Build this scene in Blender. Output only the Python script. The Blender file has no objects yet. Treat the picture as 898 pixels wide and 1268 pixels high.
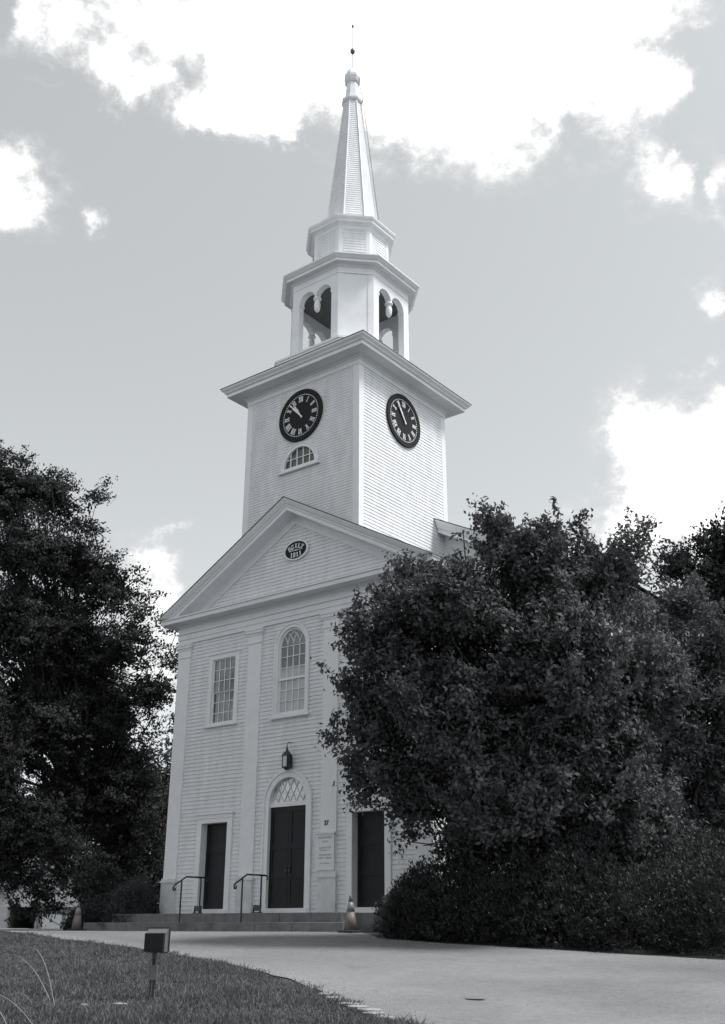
import bpy, math, random
import numpy as np
from mathutils import Vector, Matrix
R = math.radians
rng = np.random.default_rng(7)
random.seed(7)
scene = bpy.context.scene
COL = scene.collection

# ------------------------------------------------------------------ materials
def new_mat(name):
    m = bpy.data.materials.new(name); m.use_nodes = True
    nt = m.node_tree
    b = nt.nodes['Principled BSDF']
    return m, nt, b
def grey(v, warm=0.0):
    return (v * (0.985 + warm), v, v * (1.02 - warm), 1)
def mat(name, v, rough=0.6, noise=0.0, nscale=3.0, bump=0.0, bscale=40.0, spec=0.5, metal=0.0, detail=5, warm=0.0, stretch=(1, 1, 1), tint=None):
    m, nt, b = new_mat(name)
    b.inputs['Roughness'].default_value = rough
    b.inputs['Metallic'].default_value = metal
    b.inputs['Specular IOR Level'].default_value = spec
    tc = nt.nodes.new('ShaderNodeTexCoord')
    mp = nt.nodes.new('ShaderNodeMapping'); mp.inputs['Scale'].default_value = stretch
    nt.links.new(tc.outputs['Object'], mp.inputs['Vector'])
    base = tint or grey(v, warm)
    if noise > 0:
        n = nt.nodes.new('ShaderNodeTexNoise'); n.inputs['Scale'].default_value = nscale; n.inputs['Detail'].default_value = detail
        n.inputs['Roughness'].default_value = 0.65
        r = nt.nodes.new('ShaderNodeValToRGB')
        lo = max(0, 1 - noise); hi = 1 + noise
        r.color_ramp.elements[0].position = 0.3; r.color_ramp.elements[1].position = 0.7
        r.color_ramp.elements[0].color = (base[0] * lo, base[1] * lo, base[2] * lo, 1)
        r.color_ramp.elements[1].color = (min(1, base[0] * hi), min(1, base[1] * hi), min(1, base[2] * hi), 1)
        nt.links.new(mp.outputs['Vector'], n.inputs['Vector'])
        nt.links.new(n.outputs['Fac'], r.inputs['Fac'])
        nt.links.new(r.outputs['Color'], b.inputs['Base Color'])
    else:
        b.inputs['Base Color'].default_value = base
    if bump > 0:
        n2 = nt.nodes.new('ShaderNodeTexNoise'); n2.inputs['Scale'].default_value = bscale; n2.inputs['Detail'].default_value = 4
        bp = nt.nodes.new('ShaderNodeBump'); bp.inputs['Strength'].default_value = bump; bp.inputs['Distance'].default_value = 0.02
        nt.links.new(mp.outputs['Vector'], n2.inputs['Vector'])
        nt.links.new(n2.outputs['Fac'], bp.inputs['Height'])
        nt.links.new(bp.outputs['Normal'], b.inputs['Normal'])
    return m
def leaf_mat(name, v, var=0.35, transl=0.3, rough=0.5, spec=0.5):
    m, nt, b = new_mat(name)
    out = nt.nodes['Material Output']
    b.inputs['Roughness'].default_value = rough
    b.inputs['Specular IOR Level'].default_value = spec
    geo = nt.nodes.new('ShaderNodeNewGeometry')
    r = nt.nodes.new('ShaderNodeValToRGB')
    r.color_ramp.elements[0].color = grey(v * (1 - var)); r.color_ramp.elements[1].color = grey(v * (1 + var))
    tcx = nt.nodes.new('ShaderNodeTexCoord'); nz1 = nt.nodes.new('ShaderNodeTexNoise'); nz1.inputs['Scale'].default_value = 1.7; nz1.inputs['Detail'].default_value = 3
    nt.links.new(tcx.outputs['Object'], nz1.inputs['Vector'])
    mm = nt.nodes.new('ShaderNodeMapRange'); mm.inputs['From Min'].default_value = 0.32; mm.inputs['From Max'].default_value = 0.68; nt.links.new(nz1.outputs['Fac'], mm.inputs['Value'])
    m3 = nt.nodes.new('ShaderNodeMix'); m3.inputs[0].default_value = 0.72; nt.links.new(geo.outputs['Random Per Island'], m3.inputs[2]); nt.links.new(mm.outputs[0], m3.inputs[3])
    nt.links.new(m3.outputs[0], r.inputs['Fac'])
    nt.links.new(r.outputs['Color'], b.inputs['Base Color'])
    tr = nt.nodes.new('ShaderNodeBsdfTranslucent')
    nt.links.new(r.outputs['Color'], tr.inputs['Color'])
    mx = nt.nodes.new('ShaderNodeMixShader'); mx.inputs[0].default_value = transl
    nt.links.new(b.outputs[0], mx.inputs[1]); nt.links.new(tr.outputs[0], mx.inputs[2])
    nt.links.new(mx.outputs[0], out.inputs['Surface'])
    return m
M = {}
M['siding'] = mat('white_clapboard_paint', 0.73, 0.6, noise=0.10, nscale=1.6, stretch=(2.2, 2.2, 0.5), bump=0.15, bscale=25)
M['trim'] = mat('white_trim_paint', 0.78, 0.5, noise=0.05, nscale=2.0, bump=0.08, bscale=18)
M['trim_old'] = mat('weathered_white_trim', 0.62, 0.6, noise=0.16, nscale=2.5, bump=0.15, bscale=18)
M['black'] = mat('black_paint', 0.012, 0.6, noise=0.2, nscale=8, spec=0.2)
M['iron'] = mat('black_iron', 0.02, 0.4, spec=0.5)
M['door'] = mat('dark_door_paint', 0.012, 0.5, noise=0.3, nscale=3, spec=0.25)
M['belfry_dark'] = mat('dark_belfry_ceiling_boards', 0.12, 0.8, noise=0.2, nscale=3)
M['glass'] = mat('dark_window_glass', 0.05, 0.06, spec=0.9, bump=0.12, bscale=2.2)
M['glass_reflect'] = mat('glass_painted_reflections', 0.085, 0.08, noise=0.98, nscale=1.6, spec=1.0, bump=0.1, bscale=2.2, stretch=(1.6, 1, 0.7), detail=6)  # mottled pane colour stands in for reflected trees and sky
M['glass_blind2'] = mat('upper_arched_panes', 0.22, 0.1, noise=0.25, nscale=1.5, spec=1.0, bump=0.1, bscale=2.5)
M['glass_blind'] = mat('window_with_blind', 0.5, 0.15, noise=0.15, nscale=2.5, spec=0.8, bump=0.1, bscale=2.5)
M['fanlight_reflect'] = mat('fanlight_painted_reflections', 0.5, 0.08, spec=1.0, noise=0.75, nscale=3.2, bump=0.2, bscale=3)  # bright reflection painted into the pane as pale blotches
M['roof'] = mat('asphalt_shingle', 0.10, 0.85, noise=0.25, nscale=9, bump=0.4, bscale=30)
M['roof_light'] = mat('pale_shingle', 0.11, 0.8, noise=0.15, nscale=4)
M['lead'] = mat('dark_metal_flashing', 0.12, 0.5)
M['stone'] = mat('granite_steps', 0.15, 0.8, noise=0.4, nscale=2.2, bump=0.5, bscale=22, detail=9)
M['stone_pale'] = mat('pale_fieldstone', 0.26, 0.8, noise=0.25, nscale=8, bump=0.5, bscale=14)
M['cone'] = mat('faded_cone_plastic', 0.2, 0.55, noise=0.15, nscale=6, tint=(0.165, 0.142, 0.139, 1))
M['cone_band'] = mat('pale_reflective_band', 0.22, 0.4, noise=0.1, nscale=6)
M['rubber'] = mat('black_rubber', 0.02, 0.7)
M['bark'] = mat('dark_bark', 0.05, 0.9, noise=0.4, nscale=5, stretch=(3, 3, 0.6), bump=0.8, bscale=12)
M['leafA'] = leaf_mat('crabapple_leaf', 0.11, 0.4, 0.22, 0.75, 0.12)
M['leafB'] = leaf_mat('maple_leaf', 0.055, 0.4, 0.18, 0.75, 0.12)
M['leafC'] = leaf_mat('shade_tree_leaf', 0.07, 0.45, 0.2, 0.6, 0.25)
M['needle'] = leaf_mat('yew_needle', 0.045, 0.5, 0.1, 0.6, 0.2)
M['blade'] = leaf_mat('grass_blade', 0.115, 0.3, 0.25, 0.6, 0.3)
M['stalk'] = mat('dry_grass_stalk', 0.22, 0.6)
M['vinyl'] = mat('house_siding_grey', 0.3, 0.7, noise=0.1, nscale=2)
M['car'] = mat('dark_car_paint', 0.012, 0.25, spec=0.6)
M['tail'] = mat('tail_lamp', 0.1, 0.3, tint=(0.13, 0.08, 0.08, 1))
M['lampglass'] = mat('frosted_lantern_glass', 0.5, 0.25, noise=0.15, nscale=12)
M['galv'] = mat('grey_metal', 0.1, 0.45, noise=0.15, nscale=20)
M['sign'] = mat('off_white_sign_board', 0.72, 0.5, noise=0.05, nscale=5)
M['letter_grey'] = mat('faded_grey_lettering', 0.38, 0.6)

def ground_mat():
    m, nt, b = new_mat('lawn_soil')
    b.inputs['Roughness'].default_value = 0.95; b.inputs['Specular IOR Level'].default_value = 0.1
    tc = nt.nodes.new('ShaderNodeTexCoord')
    n = nt.nodes.new('ShaderNodeTexNoise'); n.inputs['Scale'].default_value = 0.9; n.inputs['Detail'].default_value = 8
    n2 = nt.nodes.new('ShaderNodeTexNoise'); n2.inputs['Scale'].default_value = 30; n2.inputs['Detail'].default_value = 4
    a = nt.nodes.new('ShaderNodeMath'); a.operation = 'ADD'
    r = nt.nodes.new('ShaderNodeValToRGB')
    r.color_ramp.elements[0].position = 0.75; r.color_ramp.elements[0].color = grey(0.04)
    r.color_ramp.elements[1].position = 1.25; r.color_ramp.elements[1].color = grey(0.085)
    nt.links.new(tc.outputs['Object'], n.inputs['Vector']); nt.links.new(tc.outputs['Object'], n2.inputs['Vector'])
    nt.links.new(n.outputs['Fac'], a.inputs[0]); nt.links.new(n2.outputs['Fac'], a.inputs[1])
    nt.links.new(a.outputs[0], r.inputs['Fac']); nt.links.new(r.outputs['Color'], b.inputs['Base Color'])
    return m
M['ground'] = ground_mat()
def road_mat():
    m, nt, b = new_mat('worn_asphalt')
    b.inputs['Roughness'].default_value = 0.92; b.inputs['Specular IOR Level'].default_value = 0.25
    tc = nt.nodes.new('ShaderNodeTexCoord')
    def noise(s, d, ro=0.6):
        n = nt.nodes.new('ShaderNodeTexNoise'); n.inputs['Scale'].default_value = s; n.inputs['Detail'].default_value = d
        n.inputs['Roughness'].default_value = ro
        nt.links.new(tc.outputs['Object'], n.inputs['Vector']); return n
    big, mid, fine = noise(0.22, 6, 0.6), noise(6.0, 8, 0.8), noise(28, 4, 0.8)
    def mth(op, a, bb):
        x = nt.nodes.new('ShaderNodeMath'); x.operation = op
        for i, q in enumerate((a, bb)):
            if isinstance(q, (int, float)): x.inputs[i].default_value = q
            else: nt.links.new(q, x.inputs[i])
        return x.outputs[0]
    s = mth('ADD', mth('ADD', mth('MULTIPLY', big.outputs['Fac'], 0.9), mth('MULTIPLY', mid.outputs['Fac'], 0.5)), mth('MULTIPLY', fine.outputs['Fac'], 0.75))
    r = nt.nodes.new('ShaderNodeValToRGB')
    r.color_ramp.elements[0].position = 0.0; r.color_ramp.elements[0].color = grey(0.06)
    r.color_ramp.elements[1].position = 1.0; r.color_ramp.elements[1].color = grey(0.32)
    mr = nt.nodes.new('ShaderNodeMapRange'); mr.inputs['From Min'].default_value = 0.65; mr.inputs['From Max'].default_value = 1.5
    nt.links.new(s, mr.inputs['Value']); nt.links.new(mr.outputs[0], r.inputs['Fac'])
    nt.links.new(r.outputs['Color'], b.inputs['Base Color'])
    bp = nt.nodes.new('ShaderNodeBump'); bp.inputs['Strength'].default_value = 0.6; bp.inputs['Distance'].default_value = 0.01
    nt.links.new(fine.outputs['Fac'], bp.inputs['Height']); nt.links.new(bp.outputs['Normal'], b.inputs['Normal'])
    return m
M['road'] = road_mat()

# ------------------------------------------------------------------ building helpers
def world_loc(o):
    v = Vector((0, 0, 0))
    while o is not None:
        v += o.location; o = o.parent
    return v
def link(name, me, parent=None):
    o = bpy.data.objects.new(name, me); COL.objects.link(o)
    if parent is not None: o.parent = parent
    return o
def tag(o, label=None, cat=None, group=None, kind=None):
    if label: o['label'] = label
    if cat: o['category'] = cat
    if group: o['group'] = group
    if kind: o['kind'] = kind
    return o
def empty(name, loc=(0, 0, 0), label=None, cat=None, group=None):
    o = bpy.data.objects.new(name, None); COL.objects.link(o); o.location = loc
    o.empty_display_size = 0.3
    return tag(o, label, cat, group)
class MB:
    """Collects world-space faces and links them as one mesh object."""
    def __init__(s): s.v = []; s.f = []
    def add(s, verts, faces):
        n = len(s.v); s.v += [tuple(map(float, p)) for p in verts]; s.f += [tuple(i + n for i in f) for f in faces]
    def quad(s, a, b, c, d): s.add([a, b, c, d], [(0, 1, 2, 3)])
    def box(s, x0, x1, y0, y1, z0, z1):
        s.add([(x0, y0, z0), (x1, y0, z0), (x1, y1, z0), (x0, y1, z0), (x0, y0, z1), (x1, y0, z1), (x1, y1, z1), (x0, y1, z1)],
              [(0, 3, 2, 1), (4, 5, 6, 7), (0, 1, 5, 4), (1, 2, 6, 5), (2, 3, 7, 6), (3, 0, 4, 7)])
    def bar(s, a, b, w, h, up=(0, 0, 1)):
        a = Vector(a); b = Vector(b); d = (b - a).normalized(); u = Vector(up)
        sd = d.cross(u)
        if sd.length < 1e-6: sd = d.cross(Vector((1, 0, 0)))
        sd.normalize(); u = sd.cross(d).normalized()
        P = []
        for c in (a, b):
            for sx, sy in ((-1, -1), (1, -1), (1, 1), (-1, 1)): P.append(c + sd * (w / 2 * sx) + u * (h / 2 * sy))
        s.add(P, [(0, 3, 2, 1), (4, 5, 6, 7), (0, 1, 5, 4), (1, 2, 6, 5), (2, 3, 7, 6), (3, 0, 4, 7)])
    def tube(s, pts, radii, n=8, cap=True):
        pts = [Vector(p) for p in pts]
        if not hasattr(radii, '__len__'): radii = [radii] * len(pts)
        rings = []; side = None
        for i, p in enumerate(pts):
            d = (pts[min(i + 1, len(pts) - 1)] - pts[max(i - 1, 0)]).normalized()
            if side is None:
                side = d.cross(Vector((0, 0, 1)))
                if side.length < 1e-3: side = d.cross(Vector((1, 0, 0)))
            side = (side - d * side.dot(d)).normalized(); up = side.cross(d)
            rings.append([p + (side * math.cos(2 * math.pi * k / n) + up * math.sin(2 * math.pi * k / n)) * radii[i] for k in range(n)])
        V = [q for r in rings for q in r]; F = []
        for i in range(len(pts) - 1):
            for k in range(n):
                a = i * n + k; b = i * n + (k + 1) % n
                F.append((a, b, b + n, a + n))
        if cap:
            F.append(tuple(range(n))[::-1]); F.append(tuple(range((len(pts) - 1) * n, len(pts) * n)))
        s.add(V, F)
    def lathe(s, cx, cy, prof, n=16, rot=0.0, sx=1, sy=1):
        V = []; F = []
        for r, z in prof:
            for k in range(n):
                a = 2 * math.pi * k / n + rot; V.append((cx + r * math.cos(a) * sx, cy + r * math.sin(a) * sy, z))
        for i in range(len(prof) - 1):
            for k in range(n):
                a = i * n + k; b = i * n + (k + 1) % n; F.append((a, b, b + n, a + n))
        F.append(tuple(range(n))[::-1]); F.append(tuple(range((len(prof) - 1) * n, len(prof) * n)))
        s.add(V, F)
    def prism(s, poly, axis_vec, base=(0, 0, 0)):
        """poly: list of 3D points, extruded by axis_vec"""
        n = len(poly); A = [Vector(p) for p in poly]; B = [p + Vector(axis_vec) for p in A]
        F = [tuple(range(n)), tuple(range(2 * n - 1, n - 1, -1))]
        for i in range(n): j = (i + 1) % n; F.append((i, i + n, j + n, j))
        s.add(A + B, F)
    def sweep(s, path, prof, closed=True):
        """path: CCW xy footprint (outward = right of travel), prof: [(out, z)] from bottom inside round to top inside."""
        n = len(path); mit = []
        def nrm(a, b):
            d = Vector((b[0] - a[0], b[1] - a[1])).normalized(); return Vector((d.y, -d.x))
        for i in range(n):
            if closed or 0 < i < n - 1:
                n1 = nrm(path[i - 1], path[i]); n2 = nrm(path[i], path[(i + 1) % n])
                m = (n1 + n2); m = m / (m.length ** 2 / 2) if m.length > 1e-6 else n1
            elif i == 0: m = nrm(path[0], path[1])
            else: m = nrm(path[-2], path[-1])
            mit.append(m)
        V = []; k = len(prof)
        for i in range(n):
            for o, z in prof: V.append((path[i][0] + mit[i].x * o, path[i][1] + mit[i].y * o, z))
        F = []
        for i in range(n if closed else n - 1):
            j = (i + 1) % n
            for q in range(k - 1): F.append((i * k + q, j * k + q, j * k + q + 1, i * k + q + 1))
        if not closed:
            F.append(tuple(range(k))[::-1]); F.append(tuple(range((n - 1) * k, n * k)))
        s.add(V, F)
    def build(s, name, m, parent=None, smooth=False, label=None):
        me = bpy.data.meshes.new(name); off = world_loc(parent) if parent is not None else Vector((0, 0, 0))
        me.from_pydata([(x - off.x, y - off.y, z - off.z) for x, y, z in s.v], [], s.f)
        me.materials.append(m)
        if smooth:
            me.polygons.foreach_set('use_smooth', [True] * len(me.polygons))
        me.update()
        o = link(name, me, parent)
        if label: o['label'] = label
        return o
def top(name, mb, m, origin, label, cat, group=None, smooth=False, kind=None):
    """a top-level single-mesh thing with its origin at its base"""
    me = bpy.data.meshes.new(name)
    me.from_pydata([(x - origin[0], y - origin[1], z - origin[2]) for x, y, z in mb.v], [], mb.f)
    me.materials.append(m)
    if smooth: me.polygons.foreach_set('use_smooth', [True] * len(me.polygons))
    me.update(); o = link(name, me); o.location = origin
    return tag(o, label, cat, group, kind)

def siding(mb, face, z0, z1, step, span, holes=(), thick=0.024):
    """clapboards. face(u, z, out) -> xyz ; span(z) -> (u0,u1) ; holes: functions z -> (u0,u1) or None"""
    z = z0
    def cuts(zz):
        a, b = span(zz); iv = [(a, b)] if b > a else []
        for h in holes:
            c = h(zz)
            if not c: continue
            out = []
            for p, q in iv:
                if c[1] <= p or c[0] >= q: out.append((p, q)); continue
                if c[0] > p: out.append((p, c[0]))
                if c[1] < q: out.append((c[1], q))
            iv = out
        return iv
    while z < z1 - 1e-6:
        zt = min(z + step, z1)
        zm = (z + zt) / 2
        iv = cuts(zm)
        j = random.uniform(-0.0015, 0.0015)
        cut = []
        for p, q in iv:          # butt joints between board lengths
            a = p; e = p + random.uniform(0.8, 4.0)
            while e < q - 0.5:
                cut.append((a, e - 0.0025)); a = e + 0.0025; e += random.uniform(2.4, 4.2)
            cut.append((a, q))
        iv = cut
        s0, s1 = span(z), span(zt); sm = span(zm)
        for p, q in iv:
            j = random.uniform(-0.002, 0.002)
            pb, pt, qb, qt = p, p, q, q
            if abs(p - sm[0]) < 1e-6: pb, pt = s0[0], s1[0]
            if abs(q - sm[1]) < 1e-6: qb, qt = s0[1], s1[1]
            if pt > qt: pt = qt = (pt + qt) / 2
            mb.quad(face(pb, z, thick + j), face(qb, z, thick + j), face(qt, zt, 0.004), face(pt, zt, 0.004))
            mb.quad(face(pb, z, 0.0), face(qb, z, 0.0), face(qb, z, thick + j), face(pb, z, thick + j))
        z = zt

# ------------------------------------------------------------------ the lie of the land
CAM = (20.743, -23.055, -0.375)
def gz(x, y):
    D = (x - CAM[0]) * -0.6157 + (y - CAM[1]) * 0.788
    t = min(max(D / 27.0, -0.6), 1)
    t = t if t < 0.9 else 0.9 + (t - 0.9) * (1 - (t - 0.9) * 2.5)
    z = -1.95 + 1.47 * t / 0.975
    return z
# crown masses: centre x, y, z and radius in metres; cloud banks: azimuth, elevation, widths, amount
TB = [(10.06, -3.42, 7.24, 1.21), (10.99, -1.91, 7.06, 1.08), (8.94, -4.42, 6.16, 1.25), (7.48, -4.56, 5.54, 1.06), (6.69, -4.43, 4.1, 1.06), (8.56, -4.29, 3.99, 1.66), (10.41, -3.26, 4.81, 1.92), (7.1, -3.47, 2.83, 1.13), (9.29, -3.63, 2.47, 1.62), (10.58, -1.58, 3.1, 1.79), (11.25, -0.56, 4.81, 1.49), (9.14, -1.69, 6.47, 1.65), (9.5, -1.65, 1.61, 1.16), (7.9, -2.11, 1.39, 1.0), (10.78, -0.16, 1.99, 1.37), (6.15, -4.02, 2.45, 0.37), (6.67, -3.15, 1.56, 0.31), (6.75, -5.26, 5.79, 0.4), (5.96, -4.74, 3.59, 0.44), (10.12, -3.21, 8.27, 0.45), (11.93, -2.2, 7.72, 0.44), (10.76, -2.67, 8.18, 0.52), (9.72, -4.11, 8.08, 0.37), (8.06, -4.87, 7.03, 0.29), (9.34, -4.22, 7.71, 0.16), (6.31, -5.13, 4.86, 0.33), (6.82, -3.55, 2.57, 0.51), (6.99, -1.53, 1.56, 0.57), (7.29, -1.75, 2.44, 1.14), (6.91, -4.43, 3.09, 0.54), (6.71, -5.19, 4.25, 0.5), (6.58, -4.73, 3.17, 0.5), (7.77, -1.95, 0.89, 0.91), (9.05, -0.91, 0.8, 0.91), (6.92, -5.61, 5.41, 0.39), (7.3, -5.66, 6.07, 0.36), (7.89, -5.41, 6.49, 0.54), (6.85, -3.15, 1.29, 0.25), (6.73, -3.16, 0.87, 0.18), (6.17, -4.63, 2.34, 0.25), (10.05, -3.7, 7.78, 0.58), (9.5, -3.94, 7.41, 0.4), (8.93, -4.71, 6.71, 0.39), (10.76, -3.28, 8.05, 0.26), (9.94, -4.16, 8.51, 0.18), (8.18, -5.35, 6.82, 0.25), (7.29, -5.8, 6.32, 0.21), (8.26, -3.86, 5.35, 0.91), (7.66, -3.18, 5.79, 0.86), (7.61, -3.48, 4.97, 0.84), (8.65, -3.29, 6.19, 0.84), (7.23, -4.23, 4.52, 0.82), (10.39, -0.56, 2.16, 1.1), (9.89, -0.51, 1.31, 0.91), (9.08, -2.44, 3.85, 1.28), (6.31, -4.47, 2.79, 0.32)]
TREE_C = [(11.04, 3.82, 7.96, 1.15), (10.33, 2.31, 7.16, 0.9), (11.89, 2.89, 5.75, 1.36), (10.26, 3.27, 5.18, 1.41), (11.45, 3.62, 3.64, 1.36), (10.24, 4.17, 3.4, 1.28), (9.87, 2.44, 8.88, 0.49), (9.89, 1.66, 7.76, 0.56), (12.22, 4.59, 5.58, 1.71), (10.06, 4.59, 2.31, 1.28), (8.95, 3.57, 2.6, 1.07), (10.79, 5.21, 2.21, 1.07), (7.83, 3.1, 1.8, 1.03), (9.0, 4.21, 1.41, 1.07), (10.13, 5.2, 1.21, 1.07), (11.08, 3.77, 2.78, 1.13), (10.36, 3.7, 1.82, 1.03), (10.57, 2.74, 4.02, 1.13), (10.94, 4.3, 1.54, 1.03), (9.95, 3.04, 2.49, 0.93)]
TD = [(10.33, 7.42, 9.75, 1.05), (9.87, 6.79, 10.28, 0.55), (11.04, 7.46, 10.75, 0.7), (11.08, 8.3, 9.17, 1.76), (12.0, 8.55, 10.1, 2.01), (9.4, 6.58, 9.97, 0.4)]
TL = [(-14.71, -1.69, 16.04, 1.51), (-13.14, -0.39, 15.9, 1.05), (-12.47, 0.53, 15.14, 0.72), (-13.37, -0.74, 13.57, 1.99), (-12.83, 1.26, 13.15, 1.48), (-12.02, 2.36, 12.24, 1.12), (-11.3, 3.32, 11.48, 0.99), (-11.04, 4.06, 10.41, 0.86), (-11.46, 2.58, 10.0, 1.35), (-13.73, 1.89, 10.56, 1.98), (-13.87, -0.84, 10.32, 2.07), (-11.79, 4.5, 8.43, 1.12), (-13.44, 3.67, 7.51, 1.48), (-13.65, 1.19, 6.69, 1.82), (-17.04, 1.34, 6.58, 1.98), (-12.06, 5.38, 6.29, 0.86), (-13.27, 5.06, 5.07, 1.38), (-14.12, 3.4, 4.34, 1.93), (-12.86, 6.16, 3.54, 0.92), (-14.13, 5.64, 2.62, 1.32), (-11.56, 0.8, 15.99, 0.33), (-12.25, 0.94, 14.68, 0.36), (-12.27, 1.18, 14.16, 0.26), (-18.31, -0.93, 11.74, 3.03), (-18.71, -0.28, 7.19, 2.96), (-10.33, 4.22, 11.18, 0.4), (-13.62, -1.49, 17.33, 0.66), (-14.91, -2.24, 16.81, 1.32), (-14.25, -1.48, 16.35, 1.12), (-13.34, -0.78, 16.35, 0.86), (-12.64, -0.07, 16.05, 0.53), (-11.22, 2.68, 12.85, 0.59), (-12.01, 1.82, 13.31, 0.66), (-13.25, 2.89, 9.34, 1.48), (-15.12, 1.56, 11.75, 2.02), (-14.11, 5.23, 6.13, 1.69), (-15.54, 4.42, 8.2, 2.07), (-17.55, 2.52, 8.83, 2.07), (-14.05, 7.3, 4.85, 1.03), (-12.4, 5.76, 7.7, 0.74), (-14.08, 6.85, 3.01, 1.18), (-17.3, 5.01, 4.36, 2.07), (-11.33, 4.7, 8.73, 0.72), (-10.79, 4.65, 9.65, 0.4), (-14.29, 8.17, 2.77, 0.69)]
TM = [(-14.22, -1.77, 3.6, 2.32), (-13.57, -0.71, 2.52, 1.45), (-12.52, -0.17, 3.07, 1.22), (-12.03, 0.62, 2.26, 1.04), (-13.1, 0.34, 1.18, 0.58), (-11.81, 1.28, 1.32, 0.58), (-12.46, 1.18, 0.51, 0.41), (-12.91, 1.04, 0.11, 0.29), (-11.6, 1.72, 0.78, 0.41), (-11.65, 2.02, 0.11, 0.26), (-13.79, -2.81, 6.29, 2.32), (-12.81, -1.22, 4.68, 1.45), (-12.05, 2.08, 2.06, 0.77), (-13.18, 4.17, 1.61, 0.82), (-13.34, -0.06, 1.58, 0.64), (-12.63, 0.92, 0.78, 0.46), (-12.19, 1.53, 0.24, 0.41), (-14.5, 4.94, 0.76, 0.64), (-12.09, 1.88, -0.29, 0.29), (-13.41, 0.51, 0.38, 0.26)]
TG = [(-42.24, 26.23, 7.7, 4.11), (-39.0, 28.76, 7.71, 2.94), (-41.46, 29.07, 3.35, 2.94), (-38.88, 30.53, 4.44, 2.35), (-45.29, 24.41, 6.6, 3.53), (-43.85, 27.35, 3.07, 1.76), (-39.65, 31.05, 2.26, 1.76), (-41.07, 30.49, 1.17, 1.47), (-42.6, 29.58, 0.62, 1.47), (-37.17, 28.8, 10.44, 1.76), (-43.53, 28.86, 0.62, 1.18)]
CL=[(-58.7,45.7,3.7,1.1,0.95),(-53.3,46.6,5.0,1.3,0.95),(-45.1,46.0,5.2,2.2,1.40),(-40.9,44.7,4.6,1.9,1.30),(-35.1,45.4,8.7,3.4,1.50),(-27.0,44.6,8.4,3.2,1.50),(-21.0,43.8,3.7,2.4,1.30),(-17.7,42.9,1.5,2.0,0.60),(-35.0,48.0,14.2,2.2,1.50),(-55.0,43.3,1.9,1.0,1.50),(-49.0,42.1,2.7,0.8,1.60),(-43.4,41.6,1.5,0.5,1.60),(-60.6,37.1,2.4,1.4,1.20),(-61.8,38.2,1.4,1.5,0.80),(-55.0,36.6,0.8,0.7,1.20),(-18.1,39.1,1.6,1.5,0.85),(-15.4,36.6,1.1,1.4,0.80),(-16.0,31.7,1.2,1.1,2.00),(-17.0,33.0,0.7,0.6,0.60),(-19.3,24.2,3.8,3.2,1.50),(-18.0,20.6,3.4,3.8,1.60),(-21.4,26.1,1.4,1.3,0.90),(-17.4,27.8,0.9,0.8,0.80),(-22.4,20.6,1.8,2.6,1.10),(-49.9,18.4,1.5,1.3,1.20),(-48.1,20.1,1.1,0.5,1.20),(-49.9,16.9,1.8,1.1,0.90),(-48.8,13.4,2.6,2.6,1.00),(-55.1,11.8,5.0,3.7,1.00),(-25.2,20.4,1.8,1.3,0.60),(-13.9,42.1,0.9,1.4,0.40),(-15.3,45.4,1.0,0.6,0.30),(-59.6,42.4,2.8,1.1,0.40),(-56.8,42.9,2.6,1.1,0.50),(-52.9,44.3,2.7,1.3,0.45),(-48.1,43.7,2.8,1.1,0.50),(-62.9,43.4,1.9,0.9,0.30),(-50.3,41.3,1.6,0.6,0.40),(-44.8,42.5,2.3,1.0,0.50),(-50.2,45.7,0.5,1.4,-1.10),(-62.9,44.9,1.0,0.8,-0.80),(-59.7,42.9,2.5,0.4,-0.70),(-51.5,43.9,0.8,1.0,-0.70),(-16.2,44.8,3.1,0.5,-1.40),(-14.4,42.4,1.1,1.3,-1.00),(-40.9,44.5,0.7,0.4,-0.90),(-60.4,41.3,3.0,0.8,-0.50),(-19.1,45.5,0.7,0.5,-0.80),(-16.5,40.7,0.4,1.1,-0.70),(-16.0,38.1,0.4,1.2,-0.70),(-46.6,43.4,0.8,0.5,-0.40),(-24.1,41.3,0.6,0.5,-0.60),(-29.5,41.9,0.4,0.6,-0.50),]
# ------------------------------------------------------------------ THE CHURCH
church = empty('church', (0, 0, 0), 'white clapboard church with a pedimented front, clock tower and tall steeple', 'church')
H = 5.1                       # half width of the front block
FY = 0.03                     # siding plane of the front
front = lambda u, z, o: (u, FY - o, z)
right = lambda X: (lambda u, z, o: (X + o, u, z))
leftf = lambda X: (lambda u, z, o: (X - o, -u, z))
def rect_hole(x0, x1, z0, z1): return lambda z: (x0, x1) if z0 < z < z1 else None
def arch_hole(xc, r, z0, zc):
    def f(z):
        if z <= z0 or z >= zc + r: return None
        if z < zc: return (xc - r, xc + r)
        w = math.sqrt(r * r - (z - zc) ** 2); return (xc - w, xc + w)
    return f
# --- front wall
mb = MB()
siding(mb, front, 0.0, 8.48, 0.118, lambda z: (-4.6, 4.6),
       [rect_hole(-3.55, -2.38, 0.0, 2.65), rect_hole(2.38, 3.55, 0.0, 2.65), rect_hole(-3.5, -2.35, 5.58, 7.8), rect_hole(2.35, 3.5, 5.58, 7.8),
        arch_hole(0, 0.75, 0.0, 3.0), arch_hole(0, 0.63, 5.56, 7.7)])
wall_front = mb.build('front_wall', M['siding'], church)
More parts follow.
